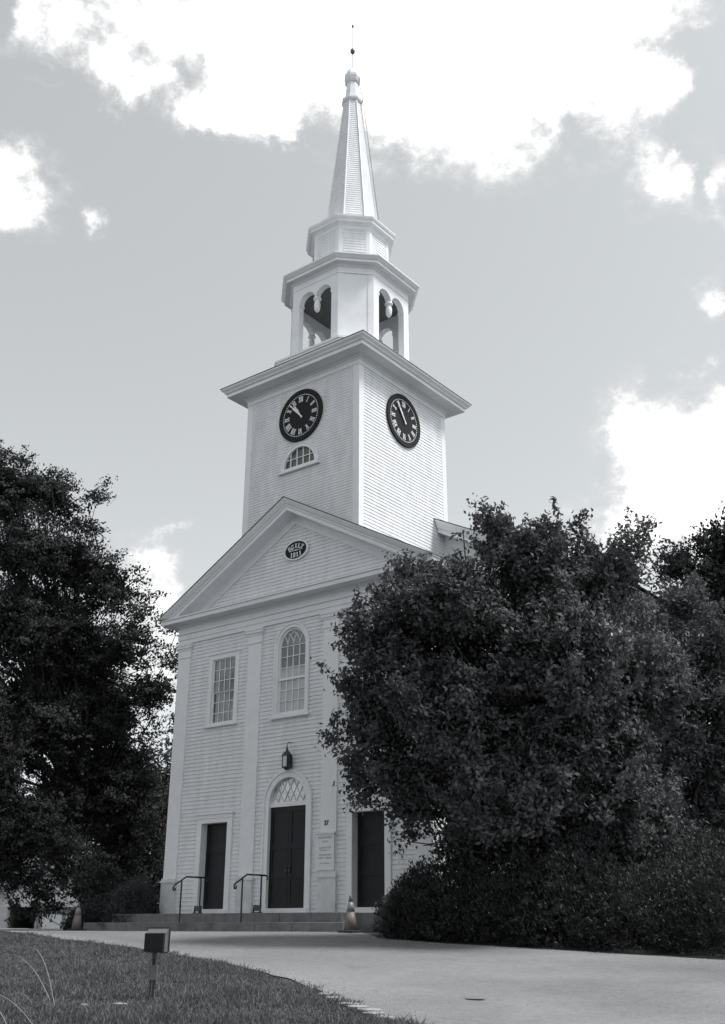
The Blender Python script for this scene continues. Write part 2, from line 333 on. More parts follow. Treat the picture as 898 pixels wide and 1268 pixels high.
# side walls of the front block
mb = MB()
siding(mb, right(H - 0.03), 0.0, 8.48, 0.118, lambda z: (0.05, 4.9))
mb.build('side_wall', M['siding'], church)
mb = MB()
siding(mb, leftf(-H + 0.03), 0.0, 8.48, 0.118, lambda z: (-4.9, -0.05))
mb.build('side_wall', M['siding'], church)
mb = MB(); mb.sweep([(-H, 4.9), (-H, 0.0), (H, 0.0), (H, 4.9)], [(-0.2, -0.7), (0.03, -0.7), (0.03, -0.02), (-0.2, -0.02)], closed=False)
mb.build('foundation', M['stone'], church)
# --- pilasters
def pilaster(x0, x1):
    mb = MB(); mb.box(x0, x1, -0.03, 0.06, 1.02, 7.98)
    p = mb.build('pilaster', M['trim'], church)
    c = MB(); c.box(x0 - 0.03, x1 + 0.03, -0.055, 0.06, 7.98, 8.04); c.box(x0 - 0.01, x1 + 0.01, -0.04, 0.06, 8.04, 8.24)
    c.box(x0 - 0.03, x1 + 0.03, -0.06, 0.06, 8.24, 8.31); c.box(x0 - 0.07, x1 + 0.07, -0.095, 0.06, 8.31, 8.40); c.box(x0 - 0.09, x1 + 0.09, -0.115, 0.06, 8.40, 8.475)
    c.build('capital', M['trim'], p)
    b = MB(); b.box(x0 - 0.03, x1 + 0.03, -0.075, 0.06, 0.0, 0.9); b.box(x0 - 0.06, x1 + 0.06, -0.105, 0.06, 0.9, 0.96); b.box(x0 - 0.03, x1 + 0.03, -0.07, 0.06, 0.96, 1.02)
    b.build('pedestal', M['trim_old'], p)
for a, b in ((-5.1, -4.53), (-1.85, -1.28), (1.28, 1.85), (4.53, 5.1)): pilaster(a, b)
for s in (-1, 1):   # return of the corner pilasters on the side walls
    mb = MB(); X = s * H
    mb.box(min(X - 0.05 * s, X + 0.012 * s), max(X - 0.05 * s, X + 0.012 * s), 0.061, 0.55, 0.0, 8.47)
    mb.build('corner_board', M['trim'], church)
# --- entablature and level cornice (three sides)
FP = [(-H, 4.9), (-H, 0.0), (H, 0.0), (H, 4.9)]
mb = MB()
mb.sweep(FP, [(-0.2, 8.48), (0.03, 8.48), (0.03, 8.62), (0.055, 8.62), (0.055, 8.78), (0.10, 8.81), (0.10, 8.85), (0.05, 8.86), (0.05, 9.02),
              (0.10, 9.06), (0.13, 9.12), (0.48, 9.13), (0.48, 9.25), (0.52, 9.27), (0.52, 9.31), (-0.2, 9.36)], closed=False)
mb.build('entablature', M['trim'], church)
# --- pediment
SL = 0.556; AP = 12.39; RH = 5.58
zt = lambda x: AP - SL * abs(x)
mb = MB()
siding(mb, front, 9.33, 11.75, 0.118, lambda z: ((-(11.74 - z) / 0.552) if z < 11.74 else 0, ((11.74 - z) / 0.552) if z < 11.74 else 0))
tymp = mb.build('tympanum', M['siding'], church)
prof = [(-0.1, -0.70), (0.03, -0.70), (0.03, -0.42), (0.07, -0.40), (0.12, -0.37), (0.46, -0.36), (0.46, -0.24), (0.50, -0.21), (0.50, -0.17), (0.545, -0.13), (0.60, -0.04), (0.62, 0.0), (0.62, 0.03), (-0.1, 0.03)]
xs = sorted(set([0.0] + [round(s * v, 3) for s in (-1, 1) for v in list(np.linspace(0, 4.0, 5)) + list(np.linspace(4.1, RH, 26))]))
V = []; F = []
for x in xs:
    for o, dz in prof:
        V.append((x, -o, max(zt(x) + dz, 9.325 if dz < 0 else zt(x) + dz)))
k = len(prof)
for i in range(len(xs) - 1):
    for q in range(k - 1): F.append((i * k + q, (i + 1) * k + q, (i + 1) * k + q + 1, i * k + q + 1))
F.append(tuple(range(k))[::-1]); F.append(tuple(range((len(xs) - 1) * k, len(xs) * k)))
mb = MB(); mb.add(V, F); mb.build('raking_cornice', M['trim'], church)
# side eaves crown
for s in (-1, 1):
    mb = MB(); a, b = sorted((s * (H + 0.3), s * (H + 0.46))); mb.box(a, b, -0.45, 4.9, 9.31, 9.35)
    mb.build('eave_board', M['trim'], church)
# roof of the front block
mb = MB()
for s in (-1, 1):
    pl = [(0, -0.64, AP + 0.035), (s * (RH + 0.05), -0.64, zt(RH + 0.05) + 0.035), (s * (RH + 0.05), -0.64, zt(RH + 0.05) + 0.06), (0, -0.64, AP + 0.065)]
    mb.prism(pl, (0, 5.55, 0))
mb.build('roof', M['roof'], church)

# --- windows
def arch_pts(xc, r, zc, n=20, a0=0, a1=math.pi): return [(xc + r * math.cos(a0 + (a1 - a0) * i / n), zc + r * math.sin(a0 + (a1 - a0) * i / n)) for i in range(n + 1)]
def strip(mb, inner, outer, y0, y1):
    """band between two xz polylines with the same count, from y0 (front) to y1"""
    n = len(inner); V = []
    for (a, b) in zip(inner, outer):
        V += [(a[0], y0, a[1]), (b[0], y0, b[1]), (b[0], y1, b[1]), (a[0], y1, a[1])]
    F = []
    for i in range(n - 1):
        for q in range(4):
            F.append((i * 4 + q, (i + 1) * 4 + q, (i + 1) * 4 + (q + 1) % 4, i * 4 + (q + 1) % 4))
    F += [(0, 1, 2, 3), tuple((n - 1) * 4 + q for q in (3, 2, 1, 0))]
    mb.add(V, F)
def fill(mb, pts, y):
    mb.add([(x, y, z) for x, z in pts], [tuple(range(len(pts)))])
def rect_window(x0, x1, z0, z1, fy=FY, pane='glass', parent=church, fwd=None):
    w = empty('window', ((x0 + x1) / 2, 0, z0)); w.parent = parent
    c = MB(); cw = 0.16
    c.box(x0 - cw, x0, fy - 0.055, fy + 0.1, z0 - 0.05, z1 + cw); c.box(x1, x1 + cw, fy - 0.055, fy + 0.1, z0 - 0.05, z1 + cw)
    c.box(x0, x1, fy - 0.055, fy + 0.1, z1, z1 + cw); c.box(x0 - cw - 0.03, x1 + cw + 0.03, fy - 0.09, fy + 0.1, z1 + cw, z1 + cw + 0.035)
    c.build('frame', M['trim'], w)
    s = MB(); s.box(x0 - cw - 0.06, x1 + cw + 0.06, fy - 0.11, fy + 0.1, z0 - 0.115, z0 - 0.05); s.box(x0, x1, fy - 0.04, fy + 0.1, z0 - 0.05, z0); s.build('sill', M['trim'], w)
    m = MB(); zm = (z0 + z1) / 2 - 0.02; yb = fy + 0.05
    for a, b, y in ((z0, zm, yb), (zm, z1, yb - 0.03)):
        m.box(x0, x0 + 0.045, y - 0.015, y + 0.02, a, b); m.box(x1 - 0.045, x1, y - 0.015, y + 0.02, a, b)
        m.box(x0 + 0.045, x1 - 0.045, y - 0.015, y + 0.02, b - 0.035, b + 0.012 if b < z1 else b); m.box(x0 + 0.045, x1 - 0.045, y - 0.015, y + 0.02, a, a + 0.045 if a == z0 else a + 0.001)
        for i in range(1, 4):
            x = x0 + 0.045 + (x1 - x0 - 0.09) * i / 4; m.box(x - 0.012, x + 0.012, y - 0.008, y + 0.02, a, b - 0.035)
        for i in range(1, 3):
            z = a + (b - a) * i / 3; m.box(x0 + 0.045, x1 - 0.045, y - 0.004, y + 0.02, z - 0.011, z + 0.011)
    m.build('sash', M['trim'], w)
    g = MB(); g.quad((x0, yb + 0.012, z0), (x1, yb + 0.012, z0), (x1, yb + 0.012, zm), (x0, yb + 0.012, zm))
    g.quad((x0, yb - 0.018, zm), (x1, yb - 0.018, zm), (x1, yb - 0.018, z1), (x0, yb - 0.018, z1))
    g.quad((x0, yb + 0.06, z0), (x1, yb + 0.06, z0), (x1, yb + 0.06, z1), (x0, yb + 0.06, z1))
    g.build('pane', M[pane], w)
    return w
rect_window(-3.44, -2.41, 5.64, 7.72, pane='glass_reflect')
rect_window(2.41, 3.44, 5.64, 7.72, pane='glass_reflect')
# arched window over the middle door
aw = empty('arched_window', (0, 0, 5.5)); aw.parent = church
mb = MB()
r0, r1, zc = 0.56, 0.69, 7.70
inner = [(r0, 5.6)] + arch_pts(0, r0, zc) + [(-r0, 5.6)]; outer = [(r1, 5.6)] + arch_pts(0, r1, zc) + [(-r1, 5.6)]
strip(mb, inner, outer, FY - 0.055, FY + 0.1)
inner2 = [(r1 - 0.03, 5.6)] + arch_pts(0, r1 - 0.03, zc) + [(-r1 + 0.03, 5.6)]; outer2 = [(r1 + 0.02, 5.6)] + arch_pts(0, r1 + 0.02, zc) + [(-r1 - 0.02, 5.6)]
strip(mb, inner2, outer2, FY - 0.085, FY - 0.03)
mb.build('frame', M['trim'], aw)
mb = MB(); mb.box(-0.78, 0.78, FY - 0.13, FY + 0.1, 5.47, 5.545); mb.box(-0.7, 0.7, FY - 0.06, FY + 0.1, 5.545, 5.62); mb.build('sill', M['trim'], aw)
mb = MB(); rs = 0.5; y = FY + 0.03
strip(mb, [(rs, 6.67)] + arch_pts(0, rs, zc) + [(-rs, 6.67)], [(r0, 6.67)] + arch_pts(0, r0, zc) + [(-r0, 6.67)], y - 0.02, y + 0.03)
for s in (-1, 1): mb.box(*sorted((s * rs, s * r0)), y + 0.01, y + 0.06, 5.62, 6.67)
mb.box(-r0, r0, y - 0.03, y + 0.05, 6.64, 6.71); mb.box(-rs, rs, y + 0.01, y + 0.06, 5.62, 5.68)
for i in (-1, 0, 1):
    x = i * rs / 2; mb.box(x - 0.012, x + 0.012, y - 0.006, y + 0.05, 5.68, zc)
for z in (6.0, 6.33, 7.03, 7.37, zc): mb.box(-rs, rs, y - 0.003, y + 0.05, z - 0.011, z + 0.011)
for i in range(-2, 3):       # interlaced tracery arcs in the head
    for s in (-1, 1):
        cx = i * rs / 2 + s * rs; pts = []
        for q in range(15):
            a = math.pi / 2 * q / 14 * 1.05
            p = (cx - s * rs * math.cos(a), zc + rs * math.sin(a) * 1.0)
            if p[0] ** 2 + (p[1] - zc) ** 2 <= rs * rs * 1.01 and abs(p[0]) < rs: pts.append(p)
        for a, b in zip(pts, pts[1:]): mb.bar((a[0], y + 0.012, a[1]), (b[0], y + 0.012, b[1]), 0.02, 0.02, up=(0, 1, 0))
mb.build('sash', M['trim'], aw)
mb = MB(); fill(mb, [(rs + 0.02, 7.03), ] + arch_pts(0, rs + 0.02, zc) + [(-rs - 0.02, 7.03)], y + 0.025); mb.build('pane', M['glass_blind2'], aw, label='darker upper panes')
mb = MB(); mb.quad((-rs - 0.02, y + 0.026, 5.6), (rs + 0.02, y + 0.026, 5.6), (rs + 0.02, y + 0.026, 7.03), (-rs - 0.02, y + 0.026, 7.03)); mb.build('pane', M['glass_blind'], aw, label='lower panes with pale blinds behind')

# --- doors
def door(x0, x1, z1, arch=False, cw=0.2, dep=0.21):
    d = empty('door', ((x0 + x1) / 2, 0, 0)); d.parent = church
    yb = FY + dep
    if not arch:
        c = MB()
        c.box(x0 - cw, x0, FY - 0.06, FY + 0.03, 0.0, z1 + 0.14); c.box(x1, x1 + cw, FY - 0.06, FY + 0.03, 0.0, z1 + 0.14)
        c.box(x0, x1, FY - 0.06, FY + 0.03, z1, z1 + 0.14)
        c.box(x0 - cw - 0.02, x1 + cw + 0.02, FY - 0.08, FY + 0.03, z1 + 0.14, z1 + 0.25)
        c.box(x0 - cw - 0.06, x1 + cw + 0.06, FY - 0.12, FY + 0.03, z1 + 0.25, z1 + 0.31)
        c.build('casing', M['trim'], d)
        j = MB(); j.box(x0 - 0.03, x0, FY + 0.031, yb, 0.0, z1 + 0.03); j.box(x1, x1 + 0.03, FY + 0.031, yb, 0.0, z1 + 0.03); j.box(x0, x1, FY + 0.031, yb, z1, z1 + 0.03)
        j.build('jamb', M['trim'], d)
    t = MB(); t.box(x0 - cw * 0.7, x1 + cw * 0.7, FY - 0.10, yb + 0.1, 0.001, 0.13); t.build('threshold', M['trim'], d)
    # leaves
    leaves = ((x0, (x0 + x1) / 2 - 0.004), ((x0 + x1) / 2 + 0.004, x1)) if arch else ((x0, x1),)
    for i, (a, b) in enumerate(leaves):
        l = MB(); l.box(a, b, yb, yb + 0.05, 0.13, z1)
        st = 0.11; zz = [0.13, 0.95, 1.75, z1]
        l.box(a, a + st, yb - 0.015, yb, 0.13, z1); l.box(b - st, b, yb - 0.015, yb, 0.13, z1)
        for z in (0.13 + 0.09, 1.0, 1.8, z1 - 0.06): l.box(a + st, b - st, yb - 0.015, yb, z - 0.08, z + 0.06)
        lo = l.build('door_leaf', M['door'], d)
        k = MB(); kx = b - 0.06 if i == 0 else a + 0.06
        k.box(kx - 0.02, kx + 0.02, yb - 0.03, yb - 0.016, 1.02, 1.26); k.tube([(kx, yb - 0.03, 1.06), (kx, yb - 0.075, 1.09), (kx, yb - 0.075, 1.19), (kx, yb - 0.03, 1.22)], 0.01, 6)
        k.build('handle', M['iron'], d)
    return d
door(-3.52, -2.41, 2.59)
door(2.41, 3.52, 2.59)
cd = door(-0.72, 0.72, 2.9, arch=True, dep=0.06)
mb = MB()
ro, ri, zc = 0.93, 0.72, 3.0
inner = [(ri, 0.0)] + arch_pts(0, ri, zc) + [(-ri, 0.0)]; outer = [(ro, 0.0)] + arch_pts(0, ro, zc) + [(-ro, 0.0)]
strip(mb, inner, outer, FY - 0.06, FY + 0.03)
strip(mb, [(ro - 0.05, 0.0)] + arch_pts(0, ro - 0.05, zc) + [(-ro + 0.05, 0.0)], [(ro + 0.01, 0.0)] + arch_pts(0, ro + 0.01, zc) + [(-ro - 0.01, 0.0)], FY - 0.09, FY - 0.03)
mb.build('casing', M['trim'], cd)
mb = MB(); strip(mb, inner, [(ri + 0.03, 0.0)] + arch_pts(0, ri + 0.03, zc) + [(-ri - 0.03, 0.0)], FY + 0.031, FY + 0.16)
mb.box(-ri, ri, FY + 0.0, FY + 0.16, 2.9, 3.03); mb.build('jamb', M['trim'], cd)
fl = MB(); yy = FY + 0.06
for i in range(-5, 6):
    for s in (-1, 1):
        p0 = (i * 0.24, 3.03); p1 = (i * 0.24 + s * 0.42, 3.03 + 0.74)
        seg = []
        for q in range(25):
            t = q / 24; px_, pz_ = p0[0] + (p1[0] - p0[0]) * t, p0[1] + (p1[1] - p0[1]) * t
            if px_ ** 2 + (pz_ - zc) ** 2 < (ri - 0.02) ** 2: seg.append((px_, pz_))
        if len(seg) > 1: fl.bar((seg[0][0], yy, seg[0][1]), (seg[-1][0], yy, seg[-1][1]), 0.016, 0.02, up=(0, 1, 0))
flo = fl.build('fanlight', M['trim'], cd)
g = MB(); fill(g, arch_pts(0, ri, zc), yy + 0.015); g.build('fanlight_pane', M['fanlight_reflect'], cd)
# house number
def text_mesh(txt, size, name, m, parent=None, place=lambda x, y, z: (x, y, z), extrude=0.004, offset=0.0, origin=None):
    cu = bpy.data.curves.new('tmp_text', 'FONT'); cu.body = txt; cu.size = size; cu.extrude = extrude; cu.offset = offset
    cu.align_x = 'CENTER'; cu.resolution_u = 3
    ob = bpy.data.objects.new('tmp_text', cu); COL.objects.link(ob)
    bpy.context.view_layer.update()
    dg = bpy.context.evaluated_depsgraph_get(); me = bpy.data.meshes.new_from_object(ob.evaluated_get(dg))
    V = [place(v.co.x, v.co.y, v.co.z) for v in me.vertices]; F = [tuple(p.vertices) for p in me.polygons]
    bpy.data.objects.remove(ob); bpy.data.curves.remove(cu); bpy.data.meshes.remove(me)
    return V, F
mb = MB(); V, F = text_mesh('27', 0.16, '', None, place=lambda x, y, z: (1.5 + x, -0.034 - z, 2.3 + y), offset=0.006); mb.add(V, F)
mb.build('house_number', M['black'], church)

# --- the tower
T = 2.51; TY = 0.09; TYB = TY + 2 * T; TC = TY + T
tower = empty('tower', (0, TC, 9.0)); tower.parent = church
tf = lambda u, z, o: (u, TY + 0.02 - o, z)
FZ = 13.79
mb = MB()
siding(mb, tf, 9.2, 16.82, 0.094, lambda z: (-T + 0.2, T - 0.2), [arch_hole(0.01, 0.7, FZ - 0.06, FZ)], thick=0.019)
siding(mb, lambda u, z, o: (T - 0.02 + o, u, z), 9.2, 16.82, 0.1135, lambda z: (TY + 0.2, TYB - 0.2), thick=0.019)
siding(mb, lambda u, z, o: (-T + 0.02 - o, -u, z), 9.2, 16.82, 0.1135, lambda z: (-TYB + 0.2, -TY - 0.2), thick=0.019)
siding(mb, lambda u, z, o: (-u, TYB - 0.02 + o, z), 9.2, 16.82, 0.1135, lambda z: (-T + 0.2, T - 0.2), thick=0.019)
mb.build('tower_wall', M['siding'], tower)
for sx in (-1, 1):
    for sy in (-1, 1):
        cx, cy = sx * T, TC + sy * T; mb = MB()
        x0, x1 = sorted((cx, cx - sx * 0.25)); y0, y1 = sorted((cy, cy - sy * 0.02)); mb.box(x0, x1, y0 - 0.0, y1, 9.0, 16.8)
        y0, y1 = sorted((cy - sy * 0.0201, cy - sy * 0.25)); x0, x1 = sorted((cx, cx - sx * 0.02)); mb.box(x0, x1, y0, y1, 9.0, 16.8)
        mb.build('corner_board', M['trim'], tower)
SQ = [(-T, TY), (T, TY), (T, TYB), (-T, TYB)]
mb = MB()
mb.sweep(SQ, [(-0.15, 16.78), (0.02, 16.78), (0.02, 16.93), (0.05, 16.95), (0.05, 17.0), (0.12, 17.03), (0.15, 17.08), (0.54, 17.09), (0.54, 17.2), (0.58, 17.22), (0.60, 17.23), (0.62, 17.27), (0.70, 17.34), (0.715, 17.39), (-0.15, 17.40)])
mb.build('cornice', M['trim'], tower)
mb = MB(); mb.sweep(SQ, [(-0.2, 17.41), (0.73, 17.395), (0.73, 17.42), (-0.9, 17.72)]); mb.build('tower_roof', M['lead'], tower)
# fanlight of the tower
tw = empty('fan_window', (0, TY, FZ)); tw.parent = church
mb = MB(); xc = 0.01
strip(mb, arch_pts(xc, 0.67, FZ), arch_pts(xc, 0.80, FZ), TY - 0.04, TY + 0.1)
strip(mb, arch_pts(xc, 0.79, FZ), arch_pts(xc, 0.83, FZ), TY - 0.06, TY + 0.0); mb.build('frame', M['trim'], tw)
mb = MB(); mb.box(xc - 0.9, xc + 0.9, TY - 0.10, TY + 0.1, FZ - 0.15, FZ - 0.085); mb.box(xc - 0.8, xc + 0.8, TY - 0.05, TY + 0.1, FZ - 0.085, FZ); mb.build('sill', M['trim'], tw)
mb = MB(); yy = TY + 0.03
for i in (-1.5, -0.5, 0.5, 1.5):
    x = i * 0.275; h = math.sqrt(0.67 ** 2 - x * x); mb.box(xc + x - 0.015, xc + x + 0.015, yy - 0.02, yy + 0.02, FZ, FZ + h)
mb.box(xc - 0.59, xc + 0.59, yy - 0.024, yy + 0.024, FZ + 0.30, FZ + 0.325); mb.build('muntin', M['trim'], tw)
mb = MB(); fill(mb, arch_pts(xc, 0.68, FZ), yy + 0.022); mb.build('pane', M['glass'], tw)

# --- clocks
ROM = ['XII', 'I', 'II', 'III', 'IV', 'V', 'VI', 'VII', 'VIII', 'IX', 'X', 'XI']
def clock(center, place, label, mins, hrs):
    """place(u, v, out) -> xyz, u to the right on the dial and v up"""
    c = empty('clock', center, label); c.parent = church
    mb = MB(); n = 64
    ang = [2 * math.pi * i / n for i in range(n)]
    V = [place(0.955 * math.sin(a), 0.955 * math.cos(a), 0.0) for a in ang] + [place(0.955 * math.sin(a), 0.955 * math.cos(a), 0.06) for a in ang] + \
        [place(0.80 * math.sin(a), 0.80 * math.cos(a), 0.06) for a in ang] + [place(0.80 * math.sin(a), 0.80 * math.cos(a), 0.035) for a in ang]
    F = []
    for i in range(n):
        j = (i + 1) % n
        for k in range(3): F.append((k * n + i, k * n + j, (k + 1) * n + j, (k + 1) * n + i))
    F.append(tuple(3 * n + i for i in range(n)))
    mb.add(V, F); mb.build('dial', M['black'], c)
    def poly(mb, pts, o0=0.038, o1=0.048):
        k = len(pts); V = [place(u, v, o0) for u, v in pts] + [place(u, v, o1) for u, v in pts]
        F = [tuple(range(k)), tuple(range(k, 2 * k))] + [(i, (i + 1) % k, (i + 1) % k + k, i + k) for i in range(k)]; mb.add(V, F)
    def stroke(mb, a, p, q, w, **kw):
        # p, q in (t, r): sideways and radial on the hour at angle a
        d = (q[0] - p[0], q[1] - p[1]); L = math.hypot(*d); nx, ny = -d[1] / L * w / 2, d[0] / L * w / 2
        pts = [(p[0] + nx, p[1] + ny), (q[0] + nx, q[1] + ny), (q[0] - nx, q[1] - ny), (p[0] - nx, p[1] - ny)]
        poly(mb, [(t * math.cos(a) + r * math.sin(a), -t * math.sin(a) + r * math.cos(a)) for t, r in pts], **kw)
    for h, s in enumerate(ROM):
        mb = MB()
        a = 2 * math.pi * h / 12; r0, r1 = 0.51, 0.70
        wd = {'I': 0.046, 'V': 0.10, 'X': 0.10}; tot = sum(wd[k] for k in s); t = -tot / 2
        for ch in s:
            w = wd[ch]; c0 = t + w / 2
            if ch == 'I': stroke(mb, a, (c0, r0), (c0, r1), 0.026)
            elif ch == 'V':
                stroke(mb, a, (c0 - 0.042, r1), (c0, r0), 0.03); stroke(mb, a, (c0 + 0.042, r1), (c0, r0), 0.02, o1=0.046)
            else:
                stroke(mb, a, (c0 - 0.045, r1), (c0 + 0.045, r0), 0.03); stroke(mb, a, (c0 + 0.045, r1), (c0 - 0.045, r0), 0.02, o1=0.046)
            t += w
        stroke(mb, a, (-tot / 2, r0), (tot / 2, r0), 0.012, o1=0.044); stroke(mb, a, (-tot / 2, r1), (tot / 2, r1), 0.012, o1=0.044)
        mb.build('numeral', M['trim'], c)
    mb = MB()
    for i in range(60):
        a = 2 * math.pi * i / 60; stroke(mb, a, (0, 0.748), (0, 0.775), 0.03)
    V = []; F = []
    for i in range(96):
        a = 2 * math.pi * i / 96
        for rr in (0.757, 0.766): V.append(place(rr * math.sin(a), rr * math.cos(a), 0.043))
    for i in range(96): j = (i + 1) % 96; F.append((2 * i, 2 * i + 1, 2 * j + 1, 2 * j))
    mb.add(V, F); mb.build('minute_track', M['trim'], c)
    for nm, aa, L, w, o in (('minute_hand', mins, 0.74, 0.075, 0.075), ('hour_hand', hrs, 0.5, 0.10, 0.06)):
        mb = MB(); pts = [(-0.03, -0.14), (0.03, -0.14), (0.022, 0), (w / 2, L * 0.55), (w * 0.2, L * 0.72), (w * 0.45, L * 0.8), (0, L), (-w * 0.45, L * 0.8), (-w * 0.2, L * 0.72), (-w / 2, L * 0.55), (-0.022, 0)]
        poly(mb, [(t * math.cos(aa) + r * math.sin(aa), -t * math.sin(aa) + r * math.cos(aa)) for t, r in pts], o0=o, o1=o + 0.01)
        mb.build(nm, M['trim'], c)
CZ = 15.63
clock((0.03, TY, CZ), lambda u, v, o: (0.03 + u, TY - o, CZ + v), 'dark clock dial on the shaded front of the tower', R(-43), R(-34))
clock((T, TC - 0.1, CZ), lambda u, v, o: (T + o, TC - 0.1 + u, CZ + v), 'dark clock dial on the sunlit side of the tower', R(-35), R(-31))

# --- base block, belfry
def octo(A, h, xc=0.03, yc=TC): return [(xc - h, yc - A), (xc + h, yc - A), (xc + A, yc - h), (xc + A, yc + h), (xc + h, yc + A), (xc - h, yc + A), (xc - A, yc + h), (xc - A, yc - h)]
belfry = empty('belfry', (0, TC, 17.6)); belfry.parent = church
mb = MB(); mb.sweep(octo(2.3, 1.45, 0), [(0, 17.4), (0, 18.24), (0.035, 18.25), (0.035, 18.33), (0.0, 18.35), (-1.6, 18.36)]); mb.add([(x, y, 18.361) for x, y in octo(0.72, 0.4, 0)], [tuple(range(8))]); mb.build('base_block', M['trim'], belfry)
BA, BHh, BX = 1.953, 1.059, 0.045
OC = octo(BA, BHh, BX); WT = 0.24
Zb, Zs, Zr, Zt = 18.36, 20.62, 0.0, 21.35
opw = 0.755
def arch_wall(p, q, name):
    """wall from p to q (xy) with a pair of arches over one opening"""
    p = Vector(p); q = Vector(q); d = (q - p); L = d.length; d /= L; nrm = Vector((d.y, -d.x))
    def at(u, o, z): w = p + d * u + nrm * o; return (w.x, w.y, z)
    mb = MB(); c = L / 2; us = [0.0, c - opw]; r = opw / 2 - 0.02
    zl = {}
    n = 10
    stations = []
    for k in (-1, 1):
        cc = c + k * opw / 2
        for i in range(n + 1):
            a = math.pi * (1 - i / n); stations.append((cc + r * math.cos(a), Zs + r * math.sin(a)))
    st = [(c - opw, Zs)] + stations + [(c + opw, Zs)]
    # piers
    def solid(u0, u1, z0a, z0b, z1):
        P = [at(u0, 0, z0a), at(u1, 0, z0b), at(u1, 0, z1), at(u0, 0, z1), at(u0, -WT, z0a), at(u1, -WT, z0b), at(u1, -WT, z1), at(u0, -WT, z1)]
        mb.add(P, [(0, 1, 2, 3), (7, 6, 5, 4), (0, 4, 5, 1)])
    def pier(u0, u1):
        P = [at(u0, 0, Zb), at(u1, 0, Zb), at(u1, -WT, Zb), at(u0, -WT, Zb), at(u0, 0, Zt), at(u1, 0, Zt), at(u1, -WT, Zt), at(u0, -WT, Zt)]
        mb.add(P, [(0, 1, 5, 4), (1, 2, 6, 5), (2, 3, 7, 6), (3, 0, 4, 7)])
    pier(0, c - opw); pier(c + opw, L)
    for (a, za), (b, zb) in zip(st, st[1:]):
        if b - a > 1e-6: solid(a, b, za, zb, Zt)
    w = mb.build(name, M['trim'], belfry)
    # impost mouldings and the turned pendant
    for u0, u1 in ((c - opw - 0.005, c - opw + 0.03), (c + opw - 0.03, c + opw + 0.005)):
        m2 = MB()
        P = [at(u0, 0.02, Zs - 0.08), at(u1, 0.02, Zs - 0.08), at(u1, -WT - 0.02, Zs - 0.08), at(u0, -WT - 0.02, Zs - 0.08), at(u0, 0.02, Zs), at(u1, 0.02, Zs), at(u1, -WT - 0.02, Zs), at(u0, -WT - 0.02, Zs)]
        m2.add(P, [(0, 3, 2, 1), (4, 5, 6, 7), (0, 1, 5, 4), (1, 2, 6, 5), (2, 3, 7, 6), (3, 0, 4, 7)])
        m2.build('impost', M['trim'], belfry)
    m3 = MB(); ctr = at(c, -WT / 2, 0)
    m3.lathe(ctr[0], ctr[1], [(0.15, Zs), (0.15, Zs - 0.05), (0.10, Zs - 0.07), (0.08, Zs - 0.14), (0.11, Zs - 0.18), (0.12, Zs - 0.3), (0.105, Zs - 0.46), (0.06, Zs - 0.55), (0.01, Zs - 0.58)], 12)
    m3.build('pendant', M['trim'], belfry, smooth=True)
for i in range(8):
    p, q = OC[i], OC[(i + 1) % 8]
    if i % 2 == 0: arch_wall(p, q, 'arcade')
    else:
        P = Vector(p); Q = Vector(q); d = (Q - P).normalized(); nn = Vector((d.y, -d.x)); L = (Q - P).length
        mb = MB()
        def slab(u0, u1, o0, o1, z0, z1):
            c4 = [P + d * u0 + nn * o1, P + d * u1 + nn * o1, P + d * u1 + nn * o0, P + d * u0 + nn * o0]
            V = [(v.x, v.y, z0) for v in c4] + [(v.x, v.y, z1) for v in c4]
            mb.add(V, [(0, 3, 2, 1), (4, 5, 6, 7), (0, 1, 5, 4), (1, 2, 6, 5), (2, 3, 7, 6), (3, 0, 4, 7)])
        slab(0.2, L - 0.2, -WT, -0.02, Zb, Zt); slab(0, 0.2, -WT, 0, Zb, Zt); slab(L - 0.2, L, -WT, 0, Zb, Zt)
        mb.build('panel', M['trim'], belfry)
mb = MB()
mb.sweep(OC, [(-0.1, 21.23), (0.018, 21.23), (0.018, 21.27), (0.004, 21.28), (0.004, 21.46), (0.05, 21.50), (0.09, 21.56), (0.27, 21.57), (0.27, 21.66), (0.31, 21.69), (0.37, 21.76), (0.40, 21.79), (0.40, 21.84), (-0.45, 21.98), (-0.45, 21.40), (-0.1, 21.40)])
mb.build('cornice', M['trim'], belfry)
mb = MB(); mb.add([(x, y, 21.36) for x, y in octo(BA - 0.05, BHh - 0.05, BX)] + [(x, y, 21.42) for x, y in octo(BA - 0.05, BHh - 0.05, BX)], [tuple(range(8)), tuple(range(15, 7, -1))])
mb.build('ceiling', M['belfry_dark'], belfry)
# --- drum
drum = empty('lantern_stage', (0, TC, 21.9)); drum.parent = church
DA, DH, DX = 1.402, 0.583, 0.06
OD = octo(DA, DH, DX)
mb = MB()
for i in range(8):
    P = Vector(OD[i]); Q = Vector(OD[(i + 1) % 8]); d = (Q - P).normalized(); nn = Vector((d.y, -d.x)); L = (Q - P).length
    face = lambda u, z, o, P=P, d=d, nn=nn: ((P + d * u + nn * (o - 0.02)).x, (P + d * u + nn * (o - 0.02)).y, z)
    siding(mb, face, 21.9, 23.75, 0.115, lambda z, L=L: (0.05, L - 0.05), thick=0.019)
mb.build('drum_wall', M['siding'], drum)
for i in range(8):
    mb = MB(); W = 0.15
    C0 = Vector(OD[i]); Pp = Vector(OD[i - 1]); Pn = Vector(OD[(i + 1) % 8])
    a = C0 + (Pp - C0).normalized() * W; b = C0 + (Pn - C0).normalized() * W; inn = C0 + (Vector((DX, TC)) - C0).normalized() * 0.06
    mb.prism([(a.x, a.y, 21.9), (C0.x, C0.y, 21.9), (b.x, b.y, 21.9), (inn.x, inn.y, 21.9)], (0, 0, 1.84)); mb.build('corner_board', M['trim'], drum)
